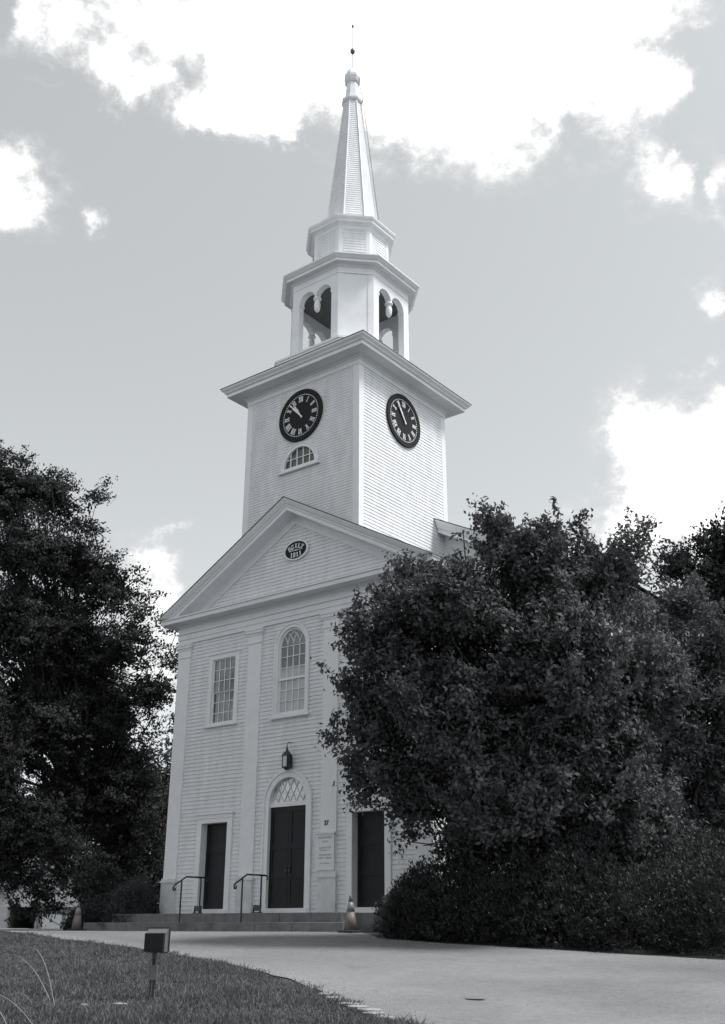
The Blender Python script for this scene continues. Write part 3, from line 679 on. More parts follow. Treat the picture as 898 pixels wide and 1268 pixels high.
mb = MB()
mb.sweep(OD, [(-0.1, 23.7), (0.01, 23.7), (0.01, 23.82), (0.05, 23.85), (0.08, 23.9), (0.19, 23.91), (0.19, 23.99), (0.225, 24.02), (0.255, 24.08), (0.262, 24.14), (-0.45, 24.30), (-0.45, 23.7)])
mb.build('cornice', M['trim'], drum)
# --- spire
SX = 0.105; spire = empty('spire', (SX, TC, 24.2)); spire.parent = church
mb = MB()
N = 62; z0, z1 = 24.18, 30.95; A0, A1 = 1.0, 0.315; k8 = math.tan(math.pi / 8)
for i in range(N):
    za = z0 + (z1 - z0) * i / N; zb = z0 + (z1 - z0) * (i + 1) / N
    Aa = A0 + (A1 - A0) * i / N + 0.014; Ab = A0 + (A1 - A0) * (i + 1) / N + 0.002
    mb.sweep(octo(Aa, Aa * k8, SX), [(0, za), (Ab - Aa, zb)])
    Ac = A0 + (A1 - A0) * i / N; mb.sweep(octo(Ac, Ac * k8, SX), [(0, za), (0.014, za)])
mb.build('spire_cladding', M['siding'], spire)
mb = MB()
for i in range(8):
    b0 = octo(A0 + 0.02, (A0 + 0.02) * k8, SX)[i]; b1 = octo(A1 + 0.02, (A1 + 0.02) * k8, SX)[i]
    mb.tube([(b0[0], b0[1], z0), (b1[0], b1[1], z1)], [0.035, 0.022], 6)
mb.build('hip_rolls', M['trim'], spire)
mb = MB()
a = 0.315
mb.sweep(octo(a, a * k8, SX), [(0, 30.86), (0.07, 30.9), (0.10, 30.97), (0.10, 31.05), (0.02, 31.1), (-0.02, 31.14)]); mb.build('collar', M['trim'], spire)
mb = MB(); mb.sweep(octo(0.30, 0.30 * k8, SX), [(0, 31.08), (-0.07, 31.95), (-0.03, 31.98), (-0.0, 32.04), (-0.06, 32.1)]); mb.build('neck', M['trim'], spire)
mb = MB(); mb.lathe(SX, TC, [(0.22, 32.02), (0.30, 32.12), (0.345, 32.25), (0.345, 32.38), (0.27, 32.50), (0.25, 32.58), (0.20, 32.68), (0.10, 32.76), (0.03, 32.8)], 8, rot=math.pi / 8); mb.build('finial', M['trim'], spire)
mb = MB(); mb.tube([(SX, TC, 32.7), (SX, TC, 35.3)], 0.012, 6); mb.build('rod', M['galv'], spire)
mb = MB(); mb.lathe(SX, TC, [(0.01, 33.66), (0.07, 33.69), (0.1, 33.77), (0.1, 33.83), (0.07, 33.91), (0.01, 33.94)], 12); mb.build('rod_ball', M['lead'], spire, smooth=True)
mb = MB(); mb.lathe(SX, TC, [(0.01, 35.1), (0.045, 35.16), (0.05, 35.22), (0.01, 35.32)], 8); mb.build('rod_tip', M['lead'], spire, smooth=True)
mb = MB(); e0 = octo(1.06, 1.06 * k8, SX)[3]; e1 = octo(0.40, 0.40 * k8, SX)[3]
mb.tube([(SX + 0.05, TC, 32.75), (SX + 0.31, TC + 0.1, 32.3), (SX + 0.3, TC + 0.1, 31.95), (e1[0] + 0.03, e1[1], 31.02), (e0[0] + 0.02, e0[1], 24.3)], 0.013, 5); mb.build('lightning_cable', M['lead'], spire)

# --- nave behind
nave = empty('nave', (0, 4.9, 0)); nave.parent = church
NX, NY0, NY1 = 8.2, 4.9, 27.0; NR = 13.85; NS = 0.51
nz = lambda x: NR - NS * abs(x)
mb = MB()
for sg_ in (-1, 1):
    mb = MB()
    siding(mb, lambda u, z, o: (sg_ * u, NY0 - o, z), 0.0, 13.4, 0.118, lambda z: (5.0 if z < 9 else 2.4, (NX - 0.1) if z < nz(NX) - 0.5 else max(2.4, (NR - 0.45 - z) / NS)))
    mb.build('nave_wall', M['siding'], nave)
side_w = [(8.2, 1.3, 3.6), (8.2, 5.2, 7.9)]
wy = [8.0, 12.4, 16.8, 21.2]
mb = MB(); holes = []
for y in wy: holes += [rect_hole(y, y + 1.2, 0.75, 3.1), rect_hole(y, y + 1.2, 4.9, 7.9)]
siding(mb, right(NX), 0.0, 9.0, 0.15, lambda z: (NY0, NY1), holes); mb.build('nave_wall', M['siding'], nave)
mb = MB(); siding(mb, leftf(-NX), 0.0, 9.0, 0.15, lambda z: (-NY1, -NY0)); mb.build('nave_wall', M['siding'], nave)
mb = MB(); siding(mb, lambda u, z, o: (-u, NY1 + o, z), 0.0, 13.4, 0.3, lambda z: (-NX, NX) if z < nz(NX) - 0.5 else (-(NR - 0.45 - z) / NS, (NR - 0.45 - z) / NS)); mb.build('nave_wall', M['siding'], nave)
mb = MB(); mb.sweep([(-NX, NY1), (-NX, NY0), (NX, NY0), (NX, NY1)], [(-0.2, -0.8), (0.035, -0.8), (0.035, -0.02), (-0.2, -0.02)], closed=False); mb.build('foundation', M['stone'], nave)
for s in (-1, 1):
    mb = MB(); x0, x1 = sorted((s * (NX + 0.02), s * (NX - 0.35))); mb.box(x0, x1, NY0 - 0.03, NY0 + 0.02, 0, 9.0); x0, x1 = sorted((s * (NX + 0.025), s * (NX - 0.02))); mb.box(x0, x1, NY0 + 0.021, NY0 + 0.35, 0, 9.0); mb.build('corner_board', M['trim'], nave)
for y in wy:
    for z0w, z1w in ((0.8, 3.05), (4.95, 7.85)):
        w = empty('window', (NX, y + 0.6, z0w)); w.parent = church
        c = MB(); c.box(NX - 0.1, NX + 0.05, y - 0.14, y, z0w - 0.05, z1w + 0.14); c.box(NX - 0.1, NX + 0.05, y + 1.2, y + 1.34, z0w - 0.05, z1w + 0.14); c.box(NX - 0.1, NX + 0.05, y, y + 1.2, z1w, z1w + 0.14)
        c.box(NX - 0.1, NX + 0.10, y - 0.2, y + 1.4, z0w - 0.11, z0w - 0.05); c.build('frame', M['trim'], w)
        c = MB()
        for i in range(1, 4): c.box(NX - 0.05, NX - 0.01, y + 0.3 * i - 0.012, y + 0.3 * i + 0.012, z0w, z1w)
        for i in range(1, 6): zz = z0w + (z1w - z0w) * i / 6; c.box(NX - 0.055, NX - 0.005, y, y + 1.2, zz - 0.012, zz + 0.012)
        c.build('muntin', M['trim'], w)
        c = MB(); c.quad((NX - 0.04, y, z0w - 0.05), (NX - 0.04, y + 1.2, z0w - 0.05), (NX - 0.04, y + 1.2, z1w), (NX - 0.04, y, z1w)); c.build('pane', M['glass'], w)
# nave cornices: rake at the front gable and level eaves
prof = [(-0.05, -0.70), (0.03, -0.70), (0.03, -0.45), (0.10, -0.42), (0.48, -0.41), (0.48, -0.28), (0.53, -0.25), (0.60, -0.10), (0.65, -0.02), (0.65, 0.02), (-0.05, 0.02)]
for s in (-1, 1):
    mb = MB(); V = []; F = []; k = len(prof); xs2 = [2.53, 5.0, 7.5, 8.84]
    for x in xs2:
        for o, dz in prof: V.append((s * x, NY0 - o, nz(x) + dz))
    for i in range(len(xs2) - 1):
        for q in range(k - 1): F.append((i * k + q, (i + 1) * k + q, (i + 1) * k + q + 1, i * k + q + 1))
    F.append(tuple(range(k))); F.append(tuple(range((len(xs2) - 1) * k, len(xs2) * k)))
    mb.add(V, F); mb.build('raking_cornice', M['trim'], nave)
    mb = MB(); path = [(s * NX, NY0), (s * NX, NY1)] if s > 0 else [(-NX, NY1), (-NX, NY0)]
    mb.sweep(path, [(-0.1, 8.45), (0.04, 8.45), (0.04, 8.8), (0.12, 8.88), (0.5, 8.9), (0.5, 9.03), (0.6, 9.2), (0.62, 9.28), (-0.1, 9.3)], closed=False); mb.build('eave_cornice', M['trim'], nave)
    mb = MB(); mb.prism([(0, NY0 - 0.66, NR + 0.025), (s * 8.9, NY0 - 0.66, nz(8.9) + 0.025), (s * 8.9, NY0 - 0.66, nz(8.9) + 0.06), (0, NY0 - 0.66, NR + 0.06)], (0, NY1 - NY0 + 1.2, 0)); mb.build('roof', M['roof'], nave)
# ------------------------------------------------------------------ things fixed to the church front
mb = MB(); n = 40; cx, cz, rx, rz = 0.08, 10.77, 0.5, 0.325
base = (cx, -0.05, cz)
sg = empty('oval_sign', base, 'black oval sign with white rim reading BUILT 1811 in the pediment', 'sign')
el = lambda k, y: [(cx + rx * k * math.cos(2 * math.pi * i / n), y, cz + rz * k * math.sin(2 * math.pi * i / n)) for i in range(n)]
mb.prism(el(0.93, -0.045), (0, 0.05, 0)); mb.build('plate', M['black'], sg)
mb = MB(); A = el(0.9, -0.06); B = el(1.03, -0.06); C2 = el(1.03, 0.0); A2 = el(0.9, -0.04)
mb.add(A + B + C2 + A2, [(i, (i + 1) % n, (i + 1) % n + n, i + n) for i in range(n)] + [(i + n, (i + 1) % n + n, (i + 1) % n + 2 * n, i + 2 * n) for i in range(n)] + [(i + 3 * n, (i + 1) % n + 3 * n, (i + 1) % n, i) for i in range(n)])
mb.build('rim', M['trim'], sg)
def glyph_boxes(ch):   # slab letters for the small sign: strokes in a 1 x 1 box (x0,x1,z0,z1)
    return {'I': [(0.3, 0.7, 0, 1), (0.1, 0.9, 0, 0.12), (0.1, 0.9, 0.88, 1)],
            '1': [(0.38, 0.72, 0, 1), (0.15, 0.95, 0, 0.12), (0.15, 0.38, 0.76, 0.9)],
            'L': [(0.12, 0.4, 0, 1), (0.0, 0.95, 0, 0.14), (0.82, 0.95, 0.14, 0.38), (0.0, 0.62, 0.88, 1)],
            'T': [(0.35, 0.65, 0, 1), (0.0, 1, 0.86, 1), (0.0, 0.12, 0.66, 0.86), (0.88, 1, 0.66, 0.86), (0.15, 0.85, 0, 0.12)],
            'U': [(0.08, 0.34, 0.2, 1), (0.7, 0.86, 0.2, 1), (0.18, 0.76, 0, 0.2), (0.0, 0.5, 0.9, 1), (0.58, 0.98, 0.9, 1)],
            'B': [(0.05, 0.3, 0, 1), (0.3, 0.78, 0.86, 1), (0.3, 0.74, 0.45, 0.57), (0.3, 0.78, 0, 0.13), (0.7, 0.92, 0.6, 0.84), (0.7, 0.96, 0.12, 0.44)],
            '8': [(0.2, 0.8, 0.88, 1), (0.2, 0.8, 0.45, 0.57), (0.2, 0.8, 0, 0.12), (0.05, 0.36, 0.1, 0.46), (0.66, 0.97, 0.1, 0.46), (0.1, 0.38, 0.56, 0.9), (0.64, 0.92, 0.56, 0.9)]}[ch]
mb = MB()
def put(ch, u, v, ang, w, h):
    for x0, x1, z0, z1 in glyph_boxes(ch):
        pts = []
        for x, z in ((x0, z0), (x1, z0), (x1, z1), (x0, z1)):
            a, b = (x - 0.5) * w, (z - 0.5) * h
            pts.append((cx + u + a * math.cos(ang) - b * math.sin(ang), -0.056, cz + v + a * math.sin(ang) + b * math.cos(ang)))
        mb.prism(pts, (0, 0.012, 0))
for i, ch in enumerate('BUILT'):
    a = R(90 + (2 - i) * 25); u = 0.33 * math.cos(a); v = -0.06 + 0.2 * math.sin(a)
    put(ch, u * 1.02, v, R((2 - i) * 15), 0.115, 0.165)
for i, ch in enumerate('1811'):
    put(ch, (i - 1.5) * 0.122, -0.165 + 0.012 * abs(i - 1.5), R((i - 1.5) * 5), 0.10, 0.16)
mb.box(cx - 0.2, cx - 0.05, -0.055, -0.044, cz - 0.012, cz + 0.006); mb.box(cx + 0.05, cx + 0.2, -0.055, -0.044, cz - 0.012, cz + 0.006); mb.box(cx - 0.05, cx + 0.05, -0.055, -0.044, cz - 0.02, cz + 0.014)
mb.build('lettering', M['trim'], sg)
# notice board
nb = empty('notice_board', (1.5, -0.08, 1.07), 'tall off-white notice board with faded lettering on the pilaster beside the middle door', 'sign')
mb = MB(); mb.box(1.17, 1.84, -0.1, -0.032, 1.09, 2.05); mb.box(1.14, 1.87, -0.125, -0.032, 2.05, 2.10); mb.build('board', M['sign'], nb)
mb = MB()
def scribble(xc, z, w, h):
    x = xc - w / 2
    while x < xc + w / 2 - 0.02:
        ww = random.uniform(0.018, 0.03); s = random.choice('TILU')
        for a, b, c, d in glyph_boxes(s): mb.box(x + a * ww, x + b * ww, -0.104, -0.1, z + c * h, z + d * h)
        x += ww * 1.3 + (0.03 if random.random() < 0.15 else 0)
for z, w, h in ((1.93, 0.5, 0.05), (1.83, 0.2, 0.035), (1.66, 0.42, 0.045), (1.60, 0.34, 0.03), (1.47, 0.4, 0.04), (1.39, 0.46, 0.045), (1.25, 0.36, 0.04)): scribble(1.52, z, w, h)
mb.build('lettering', M['letter_grey'], nb)
# lantern over the middle door
LX, LY = 0.06, -0.16
ln = empty('wall_lantern', (LX, LY, 3.97), 'black wall lantern with one pale glass side above the middle door', 'lantern')
mb = MB(); w = 0.105
mb.box(LX - w, LX + w, LY - w, LY + w + 0.02, 3.97, 4.0)
for sx in (-1, 1):
    for sy in (-1, 1): mb.bar((LX + sx * (w - 0.012), LY + sy * (w - 0.012), 4.0), (LX + sx * (w - 0.012), LY + sy * (w - 0.012), 4.31), 0.024, 0.024)
mb.box(LX + w - 0.01, LX + w - 0.002, LY - w, LY + w, 4.0, 4.31); mb.box(LX - w, LX + w, LY + w - 0.01, LY + w + 0.02, 4.0, 4.31)
mb.lathe(LX, LY, [(0.05, 3.90), (0.10, 3.97)], 4, rot=math.pi / 4)
mb.build('frame', M['iron'], ln)
mb = MB(); mb.lathe(LX, LY, [(w * 1.6, 4.31), (w * 0.95, 4.40), (0.04, 4.46), (0.04, 4.5), (0.02, 4.54)], 4, rot=math.pi / 4); mb.build('roof', M['iron'], ln)
mb = MB(); mb.tube([(LX, LY, 4.52), (LX, LY, 4.66), (LX, LY + 0.04, 4.71), (LX, 0.03, 4.71)], 0.012, 6); mb.tube([(LX - 0.04, LY, 4.52), (LX - 0.05, LY, 4.57), (LX, LY, 4.61)], 0.008, 5); mb.tube([(LX, 0.02, 4.2), (LX, LY + w, 4.2)], 0.02, 6); mb.build('bracket', M['iron'], ln)
mb = MB(); mb.box(LX - w + 0.02, LX + w - 0.02, LY - w + 0.012, LY - w + 0.018, 4.0, 4.31); mb.box(LX - w + 0.006, LX - w + 0.012, LY - w + 0.02, LY + w - 0.02, 4.0, 4.31); mb.build('glass', M['lampglass'], ln)

# ------------------------------------------------------------------ ground, driveway
def grid_mesh(name, xs, ys, zf, m, **kw):
    X, Y = np.meshgrid(xs, ys); V = [(x, y, zf(x, y)) for x, y in zip(X.ravel(), Y.ravel())]
    nx = len(xs); F = []
    for j in range(len(ys) - 1):
        for i in range(nx - 1): a = j * nx + i; F.append((a, a + 1, a + 1 + nx, a + nx))
    me = bpy.data.meshes.new(name); me.from_pydata(V, [], F); me.materials.append(m)
    me.polygons.foreach_set('use_smooth', [True] * len(F)); me.update()
    return tag(link(name, me), **kw)
near = [(-400, 160), (-60, 24), (-30, 6.5), (-12, -4.2), (-3.24, -6.9), (0.3, -8.0), (2.45, -8.45), (4.84, -8.95), (7.83, -10.0), (10.2, -11.1), (11.6, -12.0), (12.9, -12.9), (14.0, -13.6), (18, -15.5), (40, -22), (400, -130)]
far = [(-400, 190), (-60, 34), (-30, 13), (-20, 4), (-12, -0.4), (-9, -1.4), (-6.8, -1.62), (3.4, -1.62), (4.6, -2.2), (6.0, -3.6), (8.0, -3.95), (11, -4.0), (14, -4.1), (20, -4.6), (40, -8), (400, -60)]
def interp(c, x): return float(np.interp(x, [p[0] for p in c], [p[1] for p in c]))
xs = np.concatenate([np.linspace(-1500, -70, 12), np.arange(-60, 60, 1.0), np.linspace(70, 1500, 12)])
ys = np.concatenate([np.linspace(-1500, -60, 10), np.arange(-50, 60, 1.0), np.linspace(70, 1500, 12)])
grid_mesh('ground', xs, ys, lambda x, y: gz(x, y) - 0.012, M['ground'], kind='structure', label='grassy ground sloping up towards the church')
st = [s for s in list(np.linspace(-60, -32, 10)) + list(np.arange(-30, 30, 0.5)) + list(np.linspace(31, 60, 8))]
V = []; F = []; NJ = 24
for x in st:
    a, b = interp(near, x), interp(far, x)
    a += 0.05 * math.sin(x * 5.1) + 0.04 * math.sin(x * 11.3)
    for j in range(NJ + 1):
        y = a + (b - a) * j / NJ; V.append((x, y, gz(x, y) + 0.006))
for i in range(len(st) - 1):
    for j in range(NJ): a = i * (NJ + 1) + j; F.append((a, a + NJ + 1, a + NJ + 2, a + 1))
me = bpy.data.meshes.new('driveway'); me.from_pydata(V, [], F); me.materials.append(M['road']); me.polygons.foreach_set('use_smooth', [True] * len(F)); me.update()
tag(link('driveway', me), kind='structure', label='worn pale asphalt driveway curving past the church steps')
# ------------------------------------------------------------------ steps
stp = empty('stone_steps', (-1, -0.8, -0.5), 'two long granite steps running along the foot of the church front', 'steps')
def rough_slab(x0, x1, y0, y1, z0, z1, cuts):
    mb = MB(); e = sorted([x0] + cuts + [x1])
    for a, b in zip(e, e[1:]):
        j = random.uniform(-0.008, 0.008)
        bx = [(a + 0.006, y0 + j), (b - 0.006, y0 + j), (b - 0.006, y1), (a + 0.006, y1)]; c = 0.012
        lo = [(x, y, z0) for x, y in bx]; mid = [(x, y, z1 - c + j * 0.4) for x, y in bx]
        tp = [(bx[0][0] + c, bx[0][1] + c, z1 + j * 0.4), (bx[1][0] - c, bx[1][1] + c, z1 + j * 0.4), (bx[2][0] - c, bx[2][1], z1 + j * 0.4), (bx[3][0] + c, bx[3][1], z1 + j * 0.4)]
        mb.add(lo + mid + tp, [(0, 1, 5, 4), (1, 2, 6, 5), (2, 3, 7, 6), (3, 0, 4, 7), (4, 5, 9, 8), (5, 6, 10, 9), (6, 7, 11, 10), (7, 4, 8, 11), (8, 9, 10, 11)])
    return mb
rough_slab(-5.95, 3.0, -1.2, -0.08, -0.5, -0.005, [-4.6, -3.55, -2.1, -0.7, 0.9, 2.0]).build('upper_step', M['stone'], stp)
rough_slab(-6.75, 3.4, -1.62, -1.21, -0.55, -0.245, [-5.2, -3.9, -2.5, -1.2, 0.4, 1.7]).build('lower_step', M['stone'], stp)
rough_slab(3.01, 4.3, -0.85, -0.08, -0.5, -0.01, []).build('upper_step', M['stone'], stp)
rough_slab(-6.75, -5.96, -1.2, -0.2, -0.5, -0.25, []).build('lower_step', M['stone'], stp)
def handrail(X, label):
    h = empty('handrail', (X, -0.95, -0.24), label, 'handrail', 'iron handrails on the church steps')
    mb = MB(); mb.tube([(X, -0.52, 0.985), (X, -1.28, 0.985), (X, -1.5, 0.86), (X, -1.72, 0.74), (X, -1.77, 0.66), (X, -1.735, 0.6), (X, -1.68, 0.62), (X, -1.685, 0.68)], 0.024, 8)
    if True: mb.tube([(X, -0.52, 0.985), (X, -0.46, 0.96), (X, -0.44, 0.9), (X, -0.48, 0.87)], 0.018, 6)
    mb.build('rail', M['iron'], h, smooth=True)
    mb = MB(); mb.bar((X, -1.45, -0.25), (X, -1.45, 0.88), 0.034, 0.034); mb.build('post', M['iron'], h)
    mb = MB(); mb.bar((X, -0.7, -0.02), (X, -0.7, 0.97), 0.034, 0.034); mb.build('post', M['iron'], h)
    return h
handrail(-2.70, 'thin black iron handrail in front of the narrow side door on the shrub side')
handrail(-0.28, 'thin black iron handrail in front of the tall middle door')
def scraper(X, label):
    mb = MB(); mb.box(X - 0.14, X + 0.14, -0.55, -0.4, 0.0, 0.03); mb.box(X - 0.14, X - 0.115, -0.5, -0.45, 0.03, 0.17); mb.box(X + 0.115, X + 0.14, -0.5, -0.45, 0.03, 0.17); mb.box(X - 0.12, X + 0.12, -0.49, -0.46, 0.06, 0.2)
    mb.tube([(X - 0.17, -0.475, 0.2), (X + 0.17, -0.475, 0.2)], 0.015, 6)
    top('boot_scraper', mb, M['iron'], (X, -0.475, 0.0), label, 'boot scraper', 'boot scrapers on the top step')
scraper(-3.0, 'low black boot scraper at the foot of the side door')
scraper(-0.62, 'low black boot scraper at the foot of the middle door')
# ------------------------------------------------------------------ cones
def cone(loc, s, label):
    c = empty('traffic_cone', loc, label, 'traffic cone', 'traffic cones by the driveway'); x, y, z = loc
    mb = MB(); a = 0.22 * s; mb.sweep([(x - a, y - a), (x + a, y - a), (x + a, y + a), (x - a, y + a)], [(-0.04, z + 0.005), (0, z + 0.005), (0, z + 0.035), (-0.03, z + 0.05), (-a * 0.7, z + 0.055)]); mb.build('base', M['rubber'], c)
    mb = MB(); mb.lathe(x, y, [(0.165 * s, z + 0.05), (0.10 * s, z + 0.47 * s)], 20); mb.build('body', M['cone'], c, smooth=True)
    mb = MB(); mb.lathe(x, y, [(0.103 * s, z + 0.468 * s), (0.062 * s, z + 0.69 * s)], 20); mb.build('band', M['cone_band'], c, smooth=True)
    mb = MB(); mb.lathe(x, y, [(0.058 * s, z + 0.69 * s), (0.036 * s, z + 0.82 * s), (0.02 * s, z + 0.85 * s)], 16); mb.build('tip', M['cone'], c, smooth=True)
cone((4.05, -2.12, gz(4.05, -2.12) + 0.006), 1.0, 'faded cone with one pale band beside the end of the steps near the dark shrubs')
cone((-6.45, -2.1, gz(-6.45, -2.1) + 0.006), 0.93, 'faded cone with one pale band at the garage end of the driveway')
# ------------------------------------------------------------------ floodlight on a stake
fx, fy_ = 10.3, -13.8; fz = gz(fx, fy_)
fl = empty('floodlight', (fx, fy_, fz), 'black box floodlight on a short stake in the grass, aimed at the church', 'floodlight')
fd = Vector((-0.56, 0.83, 0.0)).normalized(); fs = Vector((fd.y, -fd.x, 0)); fu = Vector((0, 0, 1))
O = Vector((fx, fy_, fz + 0.65))
def fpt(a, b, c): return O + fs * a + fd * b + fu * c
def frus(mb, b0, hw0, lo0, hi0, b1, hw1, lo1, hi1, off1=0.0, closeback=True, closefront=True):
    V = [fpt(-hw0, b0, lo0), fpt(hw0, b0, lo0), fpt(hw0, b0, hi0), fpt(-hw0, b0, hi0), fpt(-hw1 + off1, b1, lo1), fpt(hw1 + off1, b1, lo1), fpt(hw1 + off1, b1, hi1), fpt(-hw1 + off1, b1, hi1)]
    F = [(0, 1, 5, 4), (1, 2, 6, 5), (2, 3, 7, 6), (3, 0, 4, 7)]
    if closeback: F.append((0, 1, 2, 3))
    if closefront: F.append((4, 5, 6, 7))
    mb.add(V, F)
mb = MB(); frus(mb, -0.09, 0.115, -0.12, 0.09, -0.02, 0.12, -0.12, 0.095); mb.build('housing', M['black'], fl)
mb = MB(); frus(mb, -0.019, 0.118, -0.118, 0.092, 0.08, 0.130, -0.12, 0.145, 0.012); mb.build('reflector', M['galv'], fl)
mb = MB()
for a, b in ((fpt(-0.123, 0.085, 0.15), fpt(0.147, 0.085, 0.15)), (fpt(0.147, 0.085, 0.15), fpt(0.147, 0.085, -0.12)), (fpt(-0.123, 0.085, 0.15), fpt(-0.123, 0.085, -0.12)), (fpt(-0.123, 0.085, -0.12), fpt(0.147, 0.085, -0.12))): mb.bar(a, b, 0.016, 0.02)
mb.build('rim', M['iron'], fl)
mb = MB(); mb.tube([fpt(0, 0, -0.12), fpt(0, 0, -0.2), fpt(0, 0.0, -0.27)], [0.03, 0.028, 0.016], 10); mb.build('knuckle', M['iron'], fl)
mb = MB(); frus(mb, -0.035, 0.05, -0.43, -0.27, 0.035, 0.05, -0.43, -0.27); mb.build('junction_box', M['galv'], fl)
mb = MB(); mb.bar(fpt(-0.025, 0.0, -0.43), fpt(-0.03, 0.0, -0.68), 0.016, 0.016); mb.build('stake', M['bark'], fl)
mb = MB(); mb.bar(fpt(0.018, 0.0, -0.43), fpt(0.006, 0.0, -0.68), 0.026, 0.026); mb.build('stake', M['iron'], fl)
# ------------------------------------------------------------------ flat stones in the grass
def stone(x, y, r, label, group=None, sq=0.35):
    mb = MB(); n = 9; z = gz(x, y); rad = [r * random.uniform(0.75, 1.2) for _ in range(n)]; el_ = random.uniform(0.5, 0.8); ro = random.uniform(0, 3)
    P = lambda k, zz: [(x + rad[i] * k * math.cos(2 * math.pi * i / n + ro), y + rad[i] * k * el_ * math.sin(2 * math.pi * i / n + ro), zz) for i in range(n)]
    V = P(1.0, z - 0.05) + P(1.05, z + r * sq * 0.5) + P(0.7, z + r * sq); F = [(i, (i + 1) % n, (i + 1) % n + n, i + n) for i in range(n)] + [(i + n, (i + 1) % n + n, (i + 1) % n + 2 * n, i + 2 * n) for i in range(n)] + [tuple(range(2 * n, 3 * n))]
    mb.add(V, F); return top('flat_stone', mb, M['stone_pale'], (x, y, z), label, 'stone', group)
stone(10.35, -14.3, 0.12, 'broad pale flat stone in the grass just below the floodlight', sq=0.12)
stone(10.05, -14.6, 0.05, 'tiny pale stone in the grass on the shadier side of the floodlight', sq=0.2)
for i in range(17):
    t = i / 16; x = 11.5 + 2.4 * t + random.uniform(-0.05, 0.05); y = float(np.interp(x, [p[0] for p in near], [p[1] for p in near])) - 0.06 + random.uniform(-0.06, 0.08)
    stone(x, y, random.uniform(0.05, 0.15), 'pale flat edging stone between the lawn and the driveway', 'edging stones along the lawn', sq=random.uniform(0.08, 0.2))
# loose grit swept to the sides of the driveway
gr = np.random.default_rng(21); n_ = 9000; xx = gr.uniform(-4, 17, n_); side = gr.random(n_)
na = np.interp(xx, [p[0] for p in near], [p[1] for p in near]); fa = np.interp(xx, [p[0] for p in far], [p[1] for p in far])
tt = np.where(side < 0.55, np.abs(gr.normal(size=n_)) * 0.05, np.where(side < 0.75, 1 - np.abs(gr.normal(size=n_)) * 0.05, gr.random(n_)))
yy_ = na + (fa - na) * tt; V = []; F = []
for x, y in zip(xx, yy_):
    r = random.uniform(0.004, 0.014) * (1.4 if random.random() < 0.05 else 1); z = gz(x, y) + 0.006; k = len(V); o = random.uniform(0, 6)
    V += [(x + r * math.cos(o), y + r * math.sin(o), z), (x + r * math.cos(o + 2.1), y + r * math.sin(o + 2.1), z), (x + r * math.cos(o + 4.2), y + r * math.sin(o + 4.2), z), (x, y, z + r * 0.9)]
    F += [(k, k + 1, k + 3), (k + 1, k + 2, k + 3), (k + 2, k, k + 3)]
me = bpy.data.meshes.new('gravel'); me.from_pydata(V, [], F); me.materials.append(M['stone_pale']); me.update()
tag(link('gravel', me), 'loose grit scattered over the driveway', 'gravel', kind='stuff')
mb = MB(); n = 12; cx2, cy2 = 13.35, -11.35
mb.add([(cx2 + 0.14 * math.cos(2 * math.pi * i / n) * random.uniform(0.8, 1.2), cy2 + 0.09 * math.sin(2 * math.pi * i / n), gz(cx2, cy2) + 0.016) for i in range(n)], [tuple(range(n))])
top('tar_patch', mb, M['stone'], (cx2, cy2, gz(cx2, cy2) + 0.01), 'small dark tar patch on the open driveway', 'patch')
# ------------------------------------------------------------------ background: garage, house, van
def wlk(p, q, t): return (p[0] + (q[0] - p[0]) * t, p[1] + (q[1] - p[1]) * t)
ga = empty('garage', (-54, 33, -0.5), 'low garage with a pale shingle roof and a dark open bay behind the trees', 'garage')
A = Vector((-60.5, 29.2)); dU = Vector((0.80, 0.60)); dN = Vector((-0.60, 0.80))
def gp(u, v, z): w = A + dU * u + dN * v; return (w.x, w.y, z)
def gbox(mb, u0, u1, v0, v1, z0, z1):
    V = [gp(u0, v0, z0), gp(u1, v0, z0), gp(u1, v1, z0), gp(u0, v1, z0), gp(u0, v0, z1), gp(u1, v0, z1), gp(u1, v1, z1), gp(u0, v1, z1)]
    mb.add(V, [(0, 3, 2, 1), (4, 5, 6, 7), (0, 1, 5, 4), (1, 2, 6, 5), (2, 3, 7, 6), (3, 0, 4, 7)])
G0 = -0.62
mb = MB(); gbox(mb, 2.6, 2.8, 0.2, 6, G0, 1.2); gbox(mb, 5.0, 5.25, 0, 0.25, G0, 1.2); gbox(mb, 5.25, 10, 0.1, 0.25, G0 + 0.0, 1.2); gbox(mb, 2.6, 10, 6.0, 6.2, G0, 1.2); gbox(mb, 9.8, 10, 0.25, 6, G0, 1.2)
mb.build('wall', M['vinyl'], ga)
mb = MB(); gbox(mb, 5.6, 7.2, 0.04, 0.09, G0 + 0.05, 0.6); gbox(mb, 7.5, 9.3, 0.04, 0.09, G0 + 0.05, 0.6); mb.build('garage_door', M['siding'], ga)
mb = MB(); V = [gp(2.2, -0.5, 1.15), gp(10.4, -0.5, 1.15), gp(9.2, 3.1, 2.7), gp(3.6, 3.1, 2.7), gp(2.2, 6.7, 1.15), gp(10.4, 6.7, 1.15)]
mb.add(V, [(0, 1, 2, 3), (4, 5, 2, 3), (0, 3, 4), (1, 2, 5), (0, 1, 5, 4)]); mb.build('roof', M['roof_light'], ga)
ho = empty('house', (-76, 49, -0.5), 'pale house wall glimpsed between the low branches above the garage', 'house')
mb = MB(); A = Vector((-84, 44.5)); gbox(mb, 0, 16, 0, 8, G0, 5.4); mb.build('wall', M['vinyl'], ho)
mb = MB(); V = [gp(-0.4, -0.4, 5.4), gp(16.4, -0.4, 5.4), gp(16.4, 8.4, 5.4), gp(-0.4, 8.4, 5.4), gp(-0.4, 4, 8.2), gp(16.4, 4, 8.2)]
